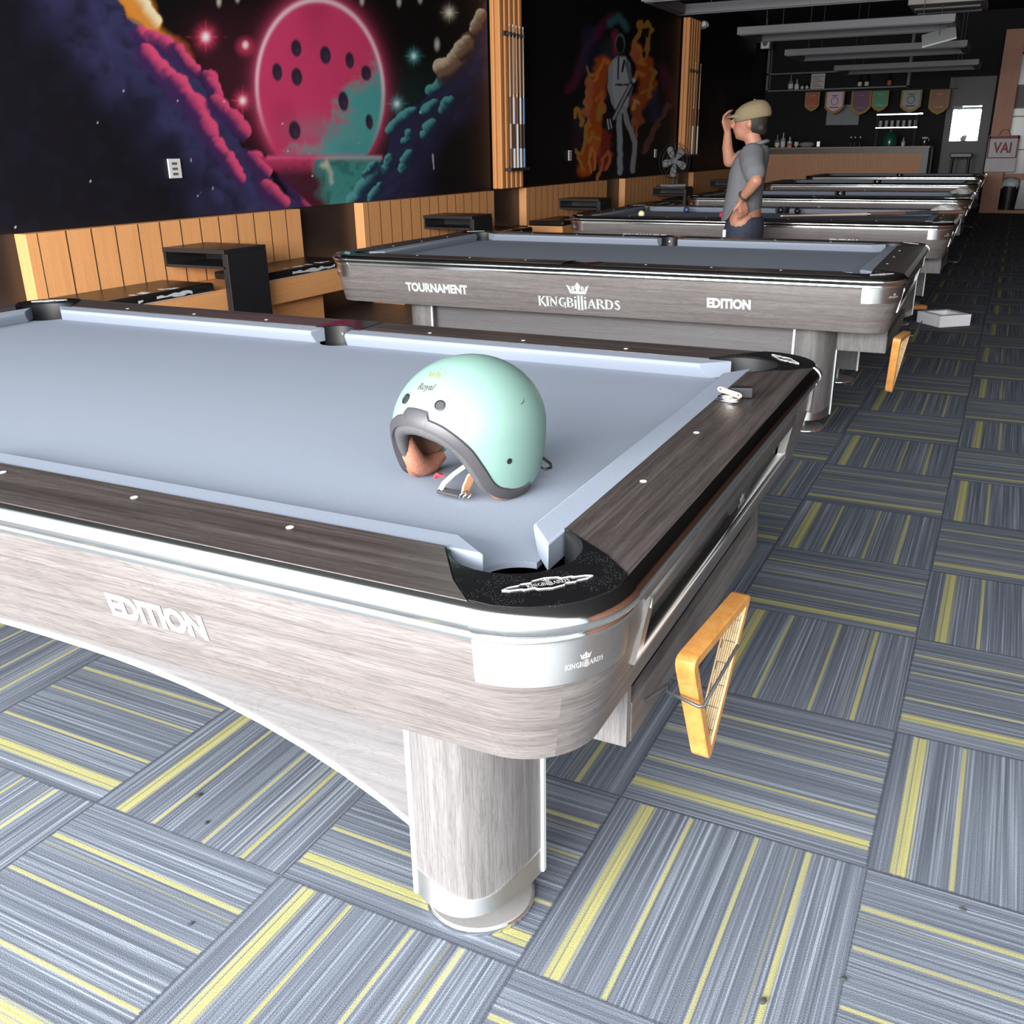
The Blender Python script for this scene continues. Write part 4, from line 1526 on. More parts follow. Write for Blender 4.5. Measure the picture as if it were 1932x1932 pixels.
for pts, r, c_ in (([(1136, 120), (1128, 160), (1122, 210), (1118, 250)], 19, OR), ([(1112, 150), (1108, 190), (1104, 215)], 10, PK), ([(1118, 250), (1112, 285), (1100, 320)], 20, OR), ([(1104, 128), (1110, 140), (1122, 138)], 4, YE),
                   ([(1082, 220), (1084, 205), (1092, 210), (1096, 232), (1098, 238)], 5, YE), ([(1110, 228), (1102, 260), (1096, 290), (1086, 286)], 5, YE), ([(1090, 296), (1098, 312), (1104, 316)], 7, OR), ([(1128, 285), (1130, 318), (1138, 318), (1150, 292)], 5, (150, 56, 36)),
                   ([(1142, 255), (1140, 300)], 14, (126, 40, 34)), ([(1215, 118), (1222, 160), (1208, 190)], 20, OR), ([(1194, 100), (1196, 80), (1205, 66), (1206, 42)], 7, YE), ([(1200, 95), (1205, 110)], 14, PK), ([(1214, 50), (1220, 44), (1226, 56), (1222, 84), (1216, 102)], 6, YE),
                   ([(1228, 132), (1236, 138), (1226, 160), (1222, 185)], 5, YE), ([(1198, 188), (1200, 215), (1206, 230)], 12, (150, 80, 46)), ([(1260, 200), (1240, 228), (1226, 260), (1214, 285)], 7, (104, 66, 58)), ([(1134, 200), (1128, 225)], 8, YE)):
    p.stroke(pts, r, c_, .5, .95, 4)
for pts, r, c_ in (([(1098, 322), (1088, 300), (1086, 280)], 3, YE), ([(1112, 326), (1108, 300), (1116, 280), (1122, 300), (1118, 322)], 3, (196, 120, 60)), ([(1130, 330), (1136, 300), (1146, 285), (1148, 300), (1142, 318)], 3, (190, 104, 64)),
                   ([(1120, 150), (1130, 128), (1138, 112), (1146, 118)], 4, (200, 110, 48)), ([(1106, 170), (1100, 195), (1106, 205)], 4, YE), ([(1108, 268), (1116, 250), (1126, 262)], 4, YE), ([(1122, 190), (1132, 176), (1136, 196)], 4, (190, 104, 44)),
                   ([(1128, 330), (1122, 352)], 3, (190, 110, 60)), ([(1196, 150), (1202, 135), (1212, 142)], 5, (196, 112, 50)), ([(1208, 175), (1222, 168), (1230, 150)], 4, YE), ([(1194, 205), (1196, 190), (1204, 196)], 4, (204, 150, 90)),
                   ([(1190, 245), (1194, 225), (1200, 240), (1196, 258)], 4, (170, 90, 60)), ([(1200, 88), (1210, 98), (1206, 116), (1216, 122)], 4, (190, 120, 50))):
    p.stroke(pts, r, c_, .4, .95, 3)
p.spot(1120, 275, 16, 30, (196, 110, 50), 1, .5)
p.spot(1213, 102, 4, 9, (30, 24, 30), .4)
p.spot(1219, 64, 4, 9, (20, 16, 20), .4)
# the figure in white
p.spot(1168, 82, 11, 22, (96, 112, 116), .3)
p.spot(1168, 84, 9, 20, (20, 20, 24), .3)
p.poly([(1152, 115), (1162, 106), (1178, 106), (1186, 120), (1190, 160), (1184, 200), (1176, 215), (1160, 210), (1152, 190), (1146, 150)], (168, 174, 182), 3, 1, 1.5)
p.stroke([(1150, 125), (1148, 165), (1156, 195)], 5, (150, 156, 162), .5, 1, 1)
p.stroke([(1180, 118), (1190, 155), (1186, 180)], 5, (100, 112, 118), .5, 1, 1)
p.stroke([(1165, 108), (1164, 150)], 2, (50, 50, 60), .5, 1, 0)
p.stroke([(1176, 114), (1172, 135)], 2.5, (30, 30, 38), .5, 1, 0)
p.stroke([(1160, 160), (1182, 160)], 2.4, (36, 34, 40), .5, 1, 0)
p.stroke([(1166, 215), (1168, 260), (1168, 325)], 7, (150, 160, 166), .5, 1, 1.5)
p.stroke([(1176, 205), (1184, 238), (1196, 270), (1192, 322)], 6, (150, 154, 162), .5, 1, 1.5)
p.stroke([(1190, 158), (1160, 215), (1150, 236)], 5.5, (26, 24, 30), .4, 1, 0)
p.stroke([(1188, 160), (1156, 224)], 3, (150, 152, 158), .4, 1, 0)
p.poly([(1140, 222), (1148, 218), (1158, 238), (1148, 254), (1142, 244)], (30, 28, 34), 2, 1, 1)
p.stroke([(1144, 226), (1147, 244)], 1.5, (190, 190, 195), .4, 1, 0)
p.stroke([(1149, 226), (1152, 242)], 1.2, (190, 190, 195), .4, 1, 0)
p.spot(1194, 152, 4, 6, (190, 190, 200), .5)
mu2 = p.build('mural', -4.535, M['mural'])
tag(mu2, 'wall mural of a white-suited guitarist among orange flames, past the cue rack', 'mural')

# the third, nearly black mural
p = Paint(16.4, 20.3, .868, 3.7, .05, (9, 8, 9))
p.stroke([(1345, 200), (1350, 280)], 22, (40, 24, 22), 1, .9)
p.stroke([(1362, 180), (1368, 280)], 12, (46, 34, 24), 1, .9)
p.spot(1345, 300, 40, 20, (44, 14, 12), 1, .9)
mu3 = p.build('mural', -4.535, M['mural'])
tag(mu3, 'very dark wall mural with faint brown streaks, farthest along the left wall', 'mural')

# ---------------------------------------------------------------- cue racks and cues
M['slat'] = plain('orange_slat', (.74, .32, .10), .5, 0, .08, 6)


def make_cue_rack(label, y0, y1, z0, z1, zb, zt):
    t = thing('cue_rack', label, 'cue rack', (-4.533, y0, 0), group='slatted cue racks')
    W = y1 - y0
    sp = MB()
    n = 5
    sp.box(0, .05, 0, W, z0, z1)
    for i in range(n):
        a = W * (i + .12) / n
        b2 = W * (i + .72) / n
        sp.box(.05, .115, a, b2, z0, z1)
    sp.build('slat_panel', M['slat'], t, smooth=0, bevel=.012)
    cb = MB().box(.115, .135, .08, W - .02, zt - .02, zt + .025)
    for i in range(5):
        y = .15 + (W - .25) * i / 4
        cb.box(.135, .165, y - .025, y - .012, zt - .012, zt + .012)
        cb.box(.135, .165, y + .012, y + .025, zt - .012, zt + .012)
    cb.build('clip_bar', M['dark'], t, smooth=0)
    MB().box(.115, .19, .08, W - .02, zb - .03, zb).build('cue_shelf', M['dark'], t, smooth=0, bevel=.003)
    return t


make_cue_rack('orange slatted cue rack with five cues, between the two big murals', 8.66, 9.24, .875, 3.74, 1.09, 2.42)
make_cue_rack('far orange slatted cue rack, next to the small white spotlight', 15.45, 16.15, 1.16, 3.24, 1.165, 2.46)
M['maple'] = plain('pale_maple', (.42, .30, .22), .35, 0, .1, 8)
M['dkwood'] = plain('dark_cue_wood', (.10, .05, .035), .35)
M['bluew'] = plain('blue_cue_sleeve', (.10, .25, .48), .4)
M['whitew'] = plain('white_cue_sleeve', (.72, .74, .76), .4)
M['blackw'] = plain('black_cue_wrap', (.02, .02, .022), .5)


def make_cue(label, loc, butt, sleeve, wrap, ln=1.42, group='cues in the wall racks'):
    t = thing('pool_cue', label, 'pool cue', loc, 0, group)
    segs = [('butt', 0, .20, .0155, .0145, butt), ('wrap', .20, .45, .0145, .013, wrap), ('sleeve', .45, .72, .013, .0115, sleeve), ('joint', .72, .745, .0115, .0115, M['steel']), ('shaft', .745, ln - .02, .0112, .0065, M['maple']), ('tip', ln - .02, ln, .0065, .006, M['whitew'])]
    for nm, a, b2, r0, r1, mt in segs:
        MB().lathe([(0, a), (r0, a), (r1, b2), (0, b2)], n=12).build(nm, mt, t, smooth=50)
    return t


cs_ = [('cue with dark butt, leftmost in the nearer wall rack', 'dkwood', 'dkwood', 'maple'), ('cue with white sleeve and black wrap, second in the nearer wall rack', 'whitew', 'whitew', 'blackw'), ('cue with pale plain wrap, middle of the nearer wall rack', 'whitew', 'dkwood', 'whitew'),
       ('cue with white sleeve and brown wrap, fourth in the nearer wall rack', 'whitew', 'whitew', 'dkwood'), ('cue with blue sleeve and blue butt, rightmost in the nearer wall rack', 'bluew', 'bluew', 'blackw')]
for i, (lab, b_, s_, w_) in enumerate(cs_):
    make_cue(lab, (-4.375, 8.66 + .15 + .33 * i / 4, 1.091), M[b_], M[s_], M[w_])
for i, lab in enumerate(('cue in the far wall rack, first from the left', 'cue in the far wall rack, last on the right')):
    make_cue(lab, (-4.375, 15.45 + .30 + .30 * i, 1.166), M['whitew'], M['dkwood'], M['whitew'])

# switch plates
M['plate'] = plain('white_switch_plastic', (.72, .72, .70), .5, 0, .12, 90)
for y, z, w, lab in ((3.995, 1.19, .055, 'white double switch plate with dark marks, on the dark end of the moon mural'), (10.81, 1.2, .045, 'white switch plate at the left foot of the guitarist mural'), (14.27, 1.195, .045, 'white switch plate right of the guitarist mural, above the fan')):
    t = thing('switch_plate', lab, 'switch plate', (-4.5345, y, z), group='white switch plates')
    MB().box(0, .012, -w, w, -.062, .062).build('cover', M['plate'], t, smooth=0, bevel=.002)
    rk_ = MB()
    for k in (-1, 0, 1):
        rk_.box(.012, .014, -w * .5, w * .35, k * .033 - .010, k * .033 + .006)
    rk_.build('rocker', plain('smudged_grey', (.12, .12, .12), .6), t, smooth=0)

# spotlight beside the far rack
t = thing('spotlight', 'small white twin-head emergency spotlight by the top of the far cue rack', 'spotlight', (-4.53, 16.3, 3.2))
MB().box(0, .06, -.05, .05, -.06, .05).build('housing', M['plate'], t, smooth=0, bevel=.004)
for a in (-1, 1):
    MB().lathe([(0, 0), (.035, 0), (.05, .09), (0, .09)], n=14, M=Matrix.Translation((.06, a * .09, -.02)) @ Matrix.Rotation(R(60), 4, 'Y') @ Matrix.Rotation(R(25 * a), 4, 'X')).build('lamp_head', M['plate'], t, smooth=40)

# ---------------------------------------------------------------- fan on its side table
t = thing('fan', 'grey five-blade electric fan standing on a black side table by the far cue rack', 'fan', (-4.18, 14.14, .7005), R(52))
t.scale = (1.1, 1.1, 1.1)
M['fan_grey'] = plain('grey_fan_plastic', (.33, .34, .36), .45)
M['fan_wire'] = plain('dark_fan_guard', (.05, .05, .055), .5, .3)
MB().box(-.14, .14, -.12, .12, 0, .035).build('base', M['fan_grey'], t, smooth=0, bevel=.006)
MB().lathe([(0, .035), (.022, .035), (.018, .14), (0, .14)], n=16).build('stem', M['fan_wire'], t, smooth=40)
fc = Vector((0, 0, .345))
gd = MB()
for yy in (-.07, .03):
    for rr in (.235, .17, .105):
        k = 1 if rr > .2 else (1.25 if yy < 0 else 1.1)
        gd.tube([(rr * math.cos(a), yy * (k if rr < .2 else .8), fc.z + rr * math.sin(a)) for a in [2 * math.pi * i / 36 for i in range(36)]], .0035, 5, loop=True)
    for i in range(18):
        a = 2 * math.pi * i / 18
        gd.tube([(.05 * math.cos(a), yy * 1.3, fc.z + .05 * math.sin(a)), (.15 * math.cos(a), yy * 1.25, fc.z + .15 * math.sin(a)), (.235 * math.cos(a), yy * .8, fc.z + .235 * math.sin(a))], .002, 4)
gd.build('guard', M['fan_wire'], t, smooth=60)
MB().lathe([(0, -.05), (.035, -.045), (.045, 0), (.045, .03), (0, .03)], n=20, M=Matrix.Translation(fc) @ Matrix.Rotation(R(-90), 4, 'X')).build('hub', M['fan_grey'], t, smooth=40)
for i in range(5):
    a = R(72 * i + 20)
    ring = []
    for rr, w0_, w1_ in ((.04, -.02, .02), (.09, -.045, .035), (.15, -.065, .04), (.195, -.055, .03), (.212, -.02, .01)):
        ring.append([(rr, .018 * math.copysign(1, w0_), w0_), (rr, -.018, w1_), (rr, -.014, w1_), (rr, .018 * math.copysign(1, w0_) + .004, w0_)])
    MB().loft(ring).xf(Matrix.Translation(fc) @ Matrix.Rotation(a, 4, 'Y')).build('blade', M['fan_grey'], t, smooth=50)
MB().lathe([(0, .03), (.06, .03), (.055, .13), (.03, .15), (0, .15)], n=18, M=Matrix.Translation(fc) @ Matrix.Rotation(R(-90), 4, 'X')).build('motor', M['fan_wire'], t, smooth=40)

# ---------------------------------------------------------------- things on the floor
t = thing('square_box', 'white open square box frame lying on the carpet right of the second table', 'box', (.285, 6.83, 0), R(41))
M['card'] = plain('white_card', (.85, .85, .88), .7)
bx_ = MB()
a_, b_ = .135, .085
for x0, x1, y0, y1 in ((-a_, a_, -a_, -b_), (-a_, a_, b_, a_), (-a_, -b_, -b_, b_), (b_, a_, -b_, b_)):
    bx_.box(x0, x1, y0, y1, .0, .085)
bx_.build('frame', M['card'], t, smooth=0, bevel=.002)

M['crumb'] = plain('black_lint', (.03, .03, .032), .9)
for i, (x, y, s) in enumerate(((-.62, .30, .012), (-.83, .52, .006), (-.80, .08, .007), (-.72, .02, .006), (.41, .07, .008), (.52, .17, .006), (-1.08, .66, .007), (.33, -.16, .008), (.69, .42, .005), (-.55, -.20, .005))):
    mb = MB().ball((0, 0, s * .45), s * (1 + .6 * random.random()), s * .6, s * .45, 8)
    o = mb.build('carpet_crumb', M['crumb'], loc=(x, y, 0), smooth=60)
    o.rotation_euler = (0, 0, random.uniform(0, 3))
    tag(o, 'tiny black crumb of dirt on the striped carpet', 'crumb', 'crumbs of dirt on the carpet')

# ---------------------------------------------------------------- balls and cue on the third table
def ball(loc, mt, lab, spot=None):
    t = thing('pool_ball', lab, 'pool ball', loc, random.uniform(0, 3), 'pool balls on the third table')
    MB().ball((0, 0, .0285), .0285, n=18).build('sphere', mt, t, smooth=80)
    if spot is not None:
        q = Vector(spot).normalized()
        MB().lathe([(0, .0278), (.011, .0262), (.0112, .0258), (0, .026)], n=16, M=Matrix.Translation((0, 0, .0285)) @ q.to_track_quat('Z', 'Y').to_matrix().to_4x4()).build('number_spot', M['whitew'], t, smooth=60)
    t.rotation_euler = (0, 0, 0)
    return t


M['ivory'] = plain('ivory_ball', (.80, .72, .42), .12)
M['ball_red'] = plain('red_ball', (.60, .03, .07), .12)
M['ball_blue'] = plain('dark_blue_ball', (.03, .04, .14), .12)
M['ball_blk'] = plain('black_ball', (.012, .012, .014), .12)
ball((-2.24, 7.04, BED), M['ivory'], 'cream cue ball, at the left on the third table')
ball((-2.03, 7.68, BED), M['ball_blue'], 'dark blue ball with white spot, right of the cream ball on the third table', (.35, -.8, .3))
ball((-1.545, 7.10, BED), M['ball_red'], 'red ball beside the standing man on the third table')
ball((-1.05, 7.76, BED), M['ball_blk'], 'black ball near the far side pocket of the third table', (.7, -.3, .8))
ball((-1.215, 7.845, BED), M['ball_blk'], 'black ball with big white spot, in the mouth of the far side pocket', (.4, -.8, .35))
cq = make_cue('pool cue lying across the right part of the third table', (.30, 7.42, H + .018), M['dkwood'], M['dkwood'], M['blackw'], 1.42, 'cues off the racks')
cq.rotation_euler = (R(-1.0), R(-90.9), R(22))
t = thing('cloth_heap', 'crumpled pale cloth on the right rail of the third table', 'cloth', (.16, 7.62, H + .001))
rnd = random.Random(3)
cl = MB()
rings = []
for j in range(7):
    r = .10 * math.cos(j / 6 * 1.45) + .01
    rings.append([(r * (1 + .25 * rnd.uniform(-1, 1)) * math.cos(a), r * 1.5 * (1 + .25 * rnd.uniform(-1, 1)) * math.sin(a), .062 * math.sin(j / 6 * 1.57) + (.006 * rnd.uniform(0, 1) if j else 0)) for a in [2 * math.pi * i / 18 for i in range(18)]])
cl.loft(rings)
cl.build('heap', plain('pale_grey_cloth', (.52, .52, .50), .9), t, smooth=80)
t2 = thing('cloth_heap', 'small white crumpled towel on the right rail of the fourth table', 'cloth', (.13, 11.05, H + .001))
t2_ = t.children[0].copy()
COL.objects.link(t2_)
t2_.parent = t2

# ---------------------------------------------------------------- ceiling lamps (off)
M['lamp'] = plain('grey_lamp_aluminium', (.095, .092, .102), .5, .2)
M['diff'] = plain('grey_diffuser', (.085, .085, .095), .5)


def make_lamp(label, x0, x1, y0, y1, z):
    t = thing('table_lamp_frame', label, 'ceiling lamp', (x0, y0, z), group='rectangular lamps over the tables')
    W, D = x1 - x0, y1 - y0
    b_ = .09
    for a in ((0, W, 0, b_), (0, W, D - b_, D), (0, b_, b_, D - b_), (W - b_, W, b_, D - b_)):
        MB().box(*a, 0, .075).build('beam', M['lamp'], t, smooth=0, bevel=.003)
    for a in ((.02, W - .02, .02, b_ - .02), (.02, W - .02, D - b_ + .02, D - .02), (.02, b_ - .02, b_, D - b_), (W - b_ + .02, W - .02, b_, D - b_)):
        MB().box(*a, -.006, .001).build('diffuser', M['diff'], t, smooth=0)
    for x, y in ((.3, .045), (W - .3, .045), (.3, D - .045), (W - .3, D - .045)):
        MB().tube([(x, y, .075), (x, y, 3.75 - z)], .004, 6).build('hanging_wire', M['fan_wire'], t, smooth=60)
    return t


make_lamp('grey rectangular lamp frame over the third table, largest one, cut by the top edge', -2.2, -.1, 6.75, 7.72, 2.345)
make_lamp('grey rectangular lamp frame over the fourth table, second nearest', -2.27, -.12, 10.05, 10.95, 2.4)
make_lamp('grey rectangular lamp frame over the fifth table, second farthest', -2.34, -.12, 12.9, 13.95, 2.4)
make_lamp('farthest grey rectangular lamp frame, nearest the bar', -2.2, -.08, 16.1, 17.2, 2.4)
t = thing('ceiling_fixture', 'wide pale fluorescent ceiling fixture hanging above the other lamps at upper right', 'ceiling lamp', (-.60, 10.3, 2.60))
MB().box(0, .72, 0, .8, 0, .05).build('housing', plain('beige_enamel', (.24, .22, .19), .5), t, smooth=0, bevel=.004)
for k in (0, 1):
    MB().tube([(.05, .2 + .4 * k, -.02), (.67, .2 + .4 * k, -.02)], .014, 10).build('tube', M['diff'], t, smooth=60)
for x in (.1, .62):
    MB().tube([(x, .25, .05), (x, .25, 1.15)], .004, 6).build('hanging_wire', M['fan_wire'], t, smooth=60)
t = thing('ceiling_panel', 'small tilted white panel hanging at the right end of the second lamp frame', 'panel', (-.27, 10.35, 2.30), R(8))
MB().box(-.16, .16, -.16, .16, -.008, .008, M=Matrix.Rotation(R(24), 4, 'X') @ Matrix.Rotation(R(-14), 4, 'Y')).build('sheet', M['white'], t, smooth=0)
MB().tube([(0, 0, .0), (0, 0, 1.45)], .004, 6).build('hanging_wire', M['fan_wire'], t, smooth=60)
t = thing('ceiling_fixture', 'dark flat ceiling box at the top edge, left of the pale fluorescent fixture', 'ceiling lamp', (-1.75, 8.6, 2.60))
MB().box(0, .5, 0, .8, 0, .10).build('housing', M['lamp'], t, smooth=0, bevel=.004)
for x in (.1, .4):
    MB().tube([(x, .25, .10), (x, .25, 1.15)], .005, 6).build('hanging_wire', M['fan_wire'], t, smooth=60)

# ---------------------------------------------------------------- bar at the back
M['bar_or'] = wood('brown_orange_slats', (.44, .20, .085), (.48, .22, .095), (.52, .24, .10), axis='Z', rough=.5, fine=.2)
t = thing('bar_counter', 'long bar counter with brown orange slatted front at the back of the hall', 'bar counter', (-4.1, 20.2, 0))
W = 3.2
bf = MB().box(0, W - .12, .0, .04, .0, 1.12)
for i in range(46):
    bf.box(W * .97 * i / 46, W * .97 * (i + .6) / 46, -.012, 0, .0, 1.12)
bf.build('slatted_front', M['bar_or'], t, smooth=0)
MB().box(-.02, W, -.04, .6, 1.12, 1.21).build('band', M['side'], t, smooth=0)
MB().box(-.02, W + .02, -.06, .62, 1.21, 1.25).build('counter_top', plain('red_brown_top', (.20, .09, .055), .4), t, smooth=0, bevel=.004)
MB().box(W - .12, W, 0, .6, 0, 1.12).build('end_panel', M['side'], t, smooth=0)
M['shelf_m'] = plain('dark_steel_tube', (.06, .06, .065), .45, .4)
t = thing('wall_shelf', 'black steel bar shelf with bottles, high above the bar', 'shelf', (-4.5, 21.62, 0))
f_ = MB()
for x in (0, 2.9):
    f_.box(x, x + .05, 0, .05, 2.38, 3.6)
    f_.box(x, x + .05, .23, .275, 2.38, 3.6)
f_.build('post', M['shelf_m'], t, smooth=0)
for z in (2.385, 2.72):
    MB().box(0, 2.95, 0, .275, z, z + .03).build('shelf_board', M['shelf_m'], t, smooth=0)
M['glass_g'] = plain('dim_green_glass', (.14, .17, .16), .15)
M['glass_c'] = plain('grey_glass', (.36, .37, .38), .15)
M['glass_b'] = plain('dark_bottle_glass', (.02, .02, .022), .12)
M['lab_w'] = plain('white_bottle_label', (.6, .58, .55), .6)
M['lab_r'] = plain('orange_red_label', (.50, .13, .06), .6)


def bottle(label, loc, h, r, glass, lab, neck=.32):
    t = thing('bottle', label, 'bottle', loc, 0, 'bottles on the bar shelf')
    MB().lathe([(0, 0), (r, 0), (r, h * (1 - neck - .12)), (r * .35, h * (1 - neck)), (r * .3, h * .98), (r * .36, h * .985), (r * .36, h), (0, h)], n=16).build('glass', glass, t, smooth=50)
    MB().lathe([(r * 1.01, h * .1), (r * 1.02, h * .1), (r * 1.02, h * .4), (r * 1.01, h * .4)], n=16).build('label', lab, t, smooth=50)
    return t


zb = 2.4155
for x, h, r, g, lb, txt in ((-3.98, .29, .055, 'glass_g', 'lab_w', 'tall pale bottle, leftmost on the bar shelf'), (-3.85, .20, .05, 'glass_c', 'lab_w', 'stubby clear bottle, second from left on the bar shelf'), (-3.73, .15, .035, 'glass_b', 'lab_w', 'small dark bottle, third from left on the bar shelf'),
                           (-3.63, .15, .035, 'glass_b', 'lab_w', 'small dark bottle, fourth from left on the bar shelf'), (-3.53, .16, .04, 'glass_b', 'lab_r', 'small bottle with orange label beside the white notice'), (-2.54, .26, .045, 'glass_b', 'lab_w', 'dark bottle with white label, left of the pair in mid shelf'),
                           (-2.40, .26, .045, 'glass_b', 'lab_w', 'dark bottle with white label, right of the pair in mid shelf'), (-1.95, .28, .045, 'glass_b', 'lab_r', 'dark bottle with orange label, rightmost on the bar shelf')):
    bottle(txt, (x, 21.72, zb), h, r, M[g], M[lb])
t = thing('notice', 'white printed notice standing on the bar shelf', 'sign', (-3.40, 21.66, zb))
MB().box(-.145, .145, 0, .008, 0, .295).build('sheet', plain('notice_paper', (.42, .40, .38), .7), t, smooth=0)
ls = MB()
for k in range(7):
    ls.box(-.11, .11 - .05 * (k % 3), -.001, 0, .04 + .033 * k, .048 + .033 * k)
ls.build('printed_lines', M['ink'], t, smooth=0)
# pennants
M['fringe'] = plain('gold_fringe', (.34, .22, .06), .8)
PEN = [(-3.43, .30, .38, (.30, .06, .025), 'small rust red pennant with gold fringe, leftmost over the bar', 0), (-2.965, .39, .44, (.58, .42, .52), 'pale pink pennant with printed emblem and gold fringe', 1), (-2.43, .40, .46, (.12, .035, .09), 'dark purple pointed pennant with gold fringe', 2),
       (-2.055, .33, .40, (.05, .22, .11), 'green pennant with gold fringe over the metal rack', 3), (-1.45, .40, .43, (.30, .31, .34), 'grey silver pennant with dark emblem', 4), (-.915, .38, .47, (.22, .10, .045), 'brown pennant, rightmost over the bar', 5)]
MB_rod = MB().tube([(-3.7, 21.38, 2.36), (-.6, 21.38, 2.32)], .006, 6)
for x in (-3.65, -.65):
    MB_rod.tube([(x, 21.38, 2.355 - (x + 3.7) * .0129), (x, 21.38, 3.75)], .003, 5)
tag(MB_rod.build('pennant_rod', M['shelf_m'], smooth=60), 'thin dark rod the row of pennants hangs from over the bar', 'rod')
for x, w, h, c_, lab, k in PEN:
    zt = 2.355 - (x + 3.7) * .0129 - .012
    t = thing('pennant', lab, 'pennant', (x, 21.36, zt), 0, 'pennants hanging over the bar')
    oc = [(-w / 2, 0), (w / 2, 0), (w / 2, -h * .72), (w * .28, -h * .9), (0, -h), (-w * .28, -h * .9), (-w / 2, -h * .72)]
    mx = Matrix.Rotation(R(90), 4, 'X')
    MB().prism(oc, -.004, .002, M=mx).build('fringe', M['fringe'], t, smooth=0)
    MB().prism([(a * .82, b2 * .88 if b2 < 0 else -.004) for a, b2 in oc], .0022, .006, M=mx).build('field', plain('pennant_satin_%d' % k, c_, .55), t, smooth=0)
    em = MB()
    em.tube([(.07 * math.cos(a), -.0075, -h * .42 + .07 * math.sin(a)) for a in [2 * math.pi * i / 16 for i in range(16)]], .006, 5, loop=True)
    em.box(-.09, .09, -.0085, -.006, -h * .72, -h * .67)
    em.box(-.06, .06, -.0085, -.006, -h * .20, -h * .16)
    em.build('emblem', plain('emblem_%d' % k, (.16, .05, .12) if k == 1 else ((.03, .03, .04) if k == 4 else tuple(min(1, x_ * 2.2 + .03) for x_ in c_)), .6), t, smooth=0)
# papers
for x, z0, z1, w, lab in ((-3.02, 1.69, 2.03, .33, 'grey sheet of paper pinned under the pink pennant'), (-2.68, 1.685, 2.09, .345, 'grey sheet of paper pinned left of the purple pennant')):
    o = MB().box(-w / 2, w / 2, -.004, .004, 0, z1 - z0).build('paper_sheet', plain('grey_paper', (.20, .21, .22), .6), smooth=0, loc=(x, 21.88, z0))
    tag(o, lab, 'paper')
# metal rack over the sink
t = thing('dish_rack', 'two-tier shiny metal dish rack over the right half of the bar', 'rack', (-2.10, 21.5, 1.60))
MB().box(0, .90, 0, .35, .255, .28).build('upper_shelf', M['chrome'], t, smooth=0)
MB().box(0, .82, 0, .35, 0, .02).build('lower_shelf', M['chrome'], t, smooth=0)
pr_ = MB()
for x in (.02, .78):
    for y in (.02, .33):
        pr_.tube([(x, y, -.36), (x, y, .27)], .008, 6)
pr_.build('leg_frame', M['shelf_m'], t, smooth=60)
gl_g = 'glasses on the dish rack'
gl = thing('drinking_glass', 'dark drinking glass on the lower tier of the dish rack', 'glass', (-2.02, 21.62, 1.6205), 0, gl_g)
MB().lathe([(0, 0), (.032, 0), (.038, .13), (.034, .13), (.029, .008), (0, .008)], n=14).build('bowl', M['glass_c'], gl, smooth=50)
for i in range(1, 7):
    dup(gl, (-2.02 + .115 * i, 21.62 + .02 * (i % 2), 1.6205), 0, 'dark drinking glass on the lower tier of the dish rack')
t = thing('back_worktop', 'dark worktop along the back wall under the metal dish rack', 'worktop', (-4.4, 21.35, 0))
MB().box(0, 3.5, 0, .5, 1.19, 1.23).build('top', M['side'], t, smooth=0)
MB().box(0, 3.5, .03, .5, 0, 1.19).build('cabinet', M['side'], t, smooth=0)
# things on the counter top
zc = 1.2505
t = thing('water_jug', 'big dark green water jug on the bar counter', 'jug', (-1.68, 20.5, zc))
MB().lathe([(0, 0), (.135, 0), (.14, .03), (.14, .14), (.12, .20), (.05, .25), (.035, .27), (.035, .285), (0, .285)], n=24).build('body', plain('green_plastic', (.01, .085, .055), .2), t, smooth=50)
MB().lathe([(0, .285), (.038, .285), (.038, .305), (0, .305)], n=16).build('cap', M['side'], t, smooth=50)
for i, (x, lab) in enumerate(((-2.42, 'short black tap handle on the bar, left one of three'), (-2.34, 'short black tap handle on the bar, middle of three'), (-2.24, 'short black tap handle on the bar, right one of three'))):
    t = thing('beer_tap', lab, 'tap', (x, 20.42, zc), 0, 'tap handles on the bar')
    MB().lathe([(0, 0), (.022, 0), (.016, .03), (.014, .12), (.018, .125), (.02, .16), (0, .165)], n=12).build('handle', M['side'], t, smooth=50)
    MB().ball((0, 0, .175), .017, n=10).build('knob', M['whitew'], t, smooth=80)
t = thing('napkin_holder', 'small chrome holder on the bar between the taps and the man', 'holder', (-3.06, 20.45, zc))
MB().box(-.035, .035, -.03, .03, 0, .11).build('body', M['chrome'], t, smooth=0, bevel=.006)
t = thing('plastic_tray', 'pale wrapped plates stacked on the bar near the man', 'plates', (-3.3, 20.45, zc))
MB().lathe([(0, 0), (.11, 0), (.16, .05), (.13, .09), (0, .10)], n=18).build('stack', M['glass_c'], t, smooth=50)
for x, h, r, g, lb, txt in ((-3.92, .24, .05, 'glass_g', 'lab_w', 'pale bottle standing on the bar beside the man, first'), (-3.80, .28, .05, 'glass_c', 'lab_w', 'clear bottle standing on the bar beside the man, second'), (-3.66, .20, .055, 'glass_c', 'lab_r', 'squat bottle with orange label on the bar'), (-3.52, .26, .045, 'glass_b', 'lab_w', 'dark bottle standing on the bar, right of the squat one'), (-1.42, .16, .035, 'glass_c', 'lab_w', 'small pale bottle on the bar right of the green jug')):
    bottle(txt, (x, 20.5, zc), h, r, M[g], M[lb])
t = thing('sauce_jar', 'dark round jar with white lid at the right end of the bar', 'jar', (-1.02, 20.45, zc))
MB().lathe([(0, 0), (.07, 0), (.08, .05), (.07, .13), (0, .13)], n=16).build('body', M['glass_b'], t, smooth=50)
MB().lathe([(0, .13), (.06, .13), (.055, .16), (0, .165)], n=16).build('lid', M['lab_w'], t, smooth=50)
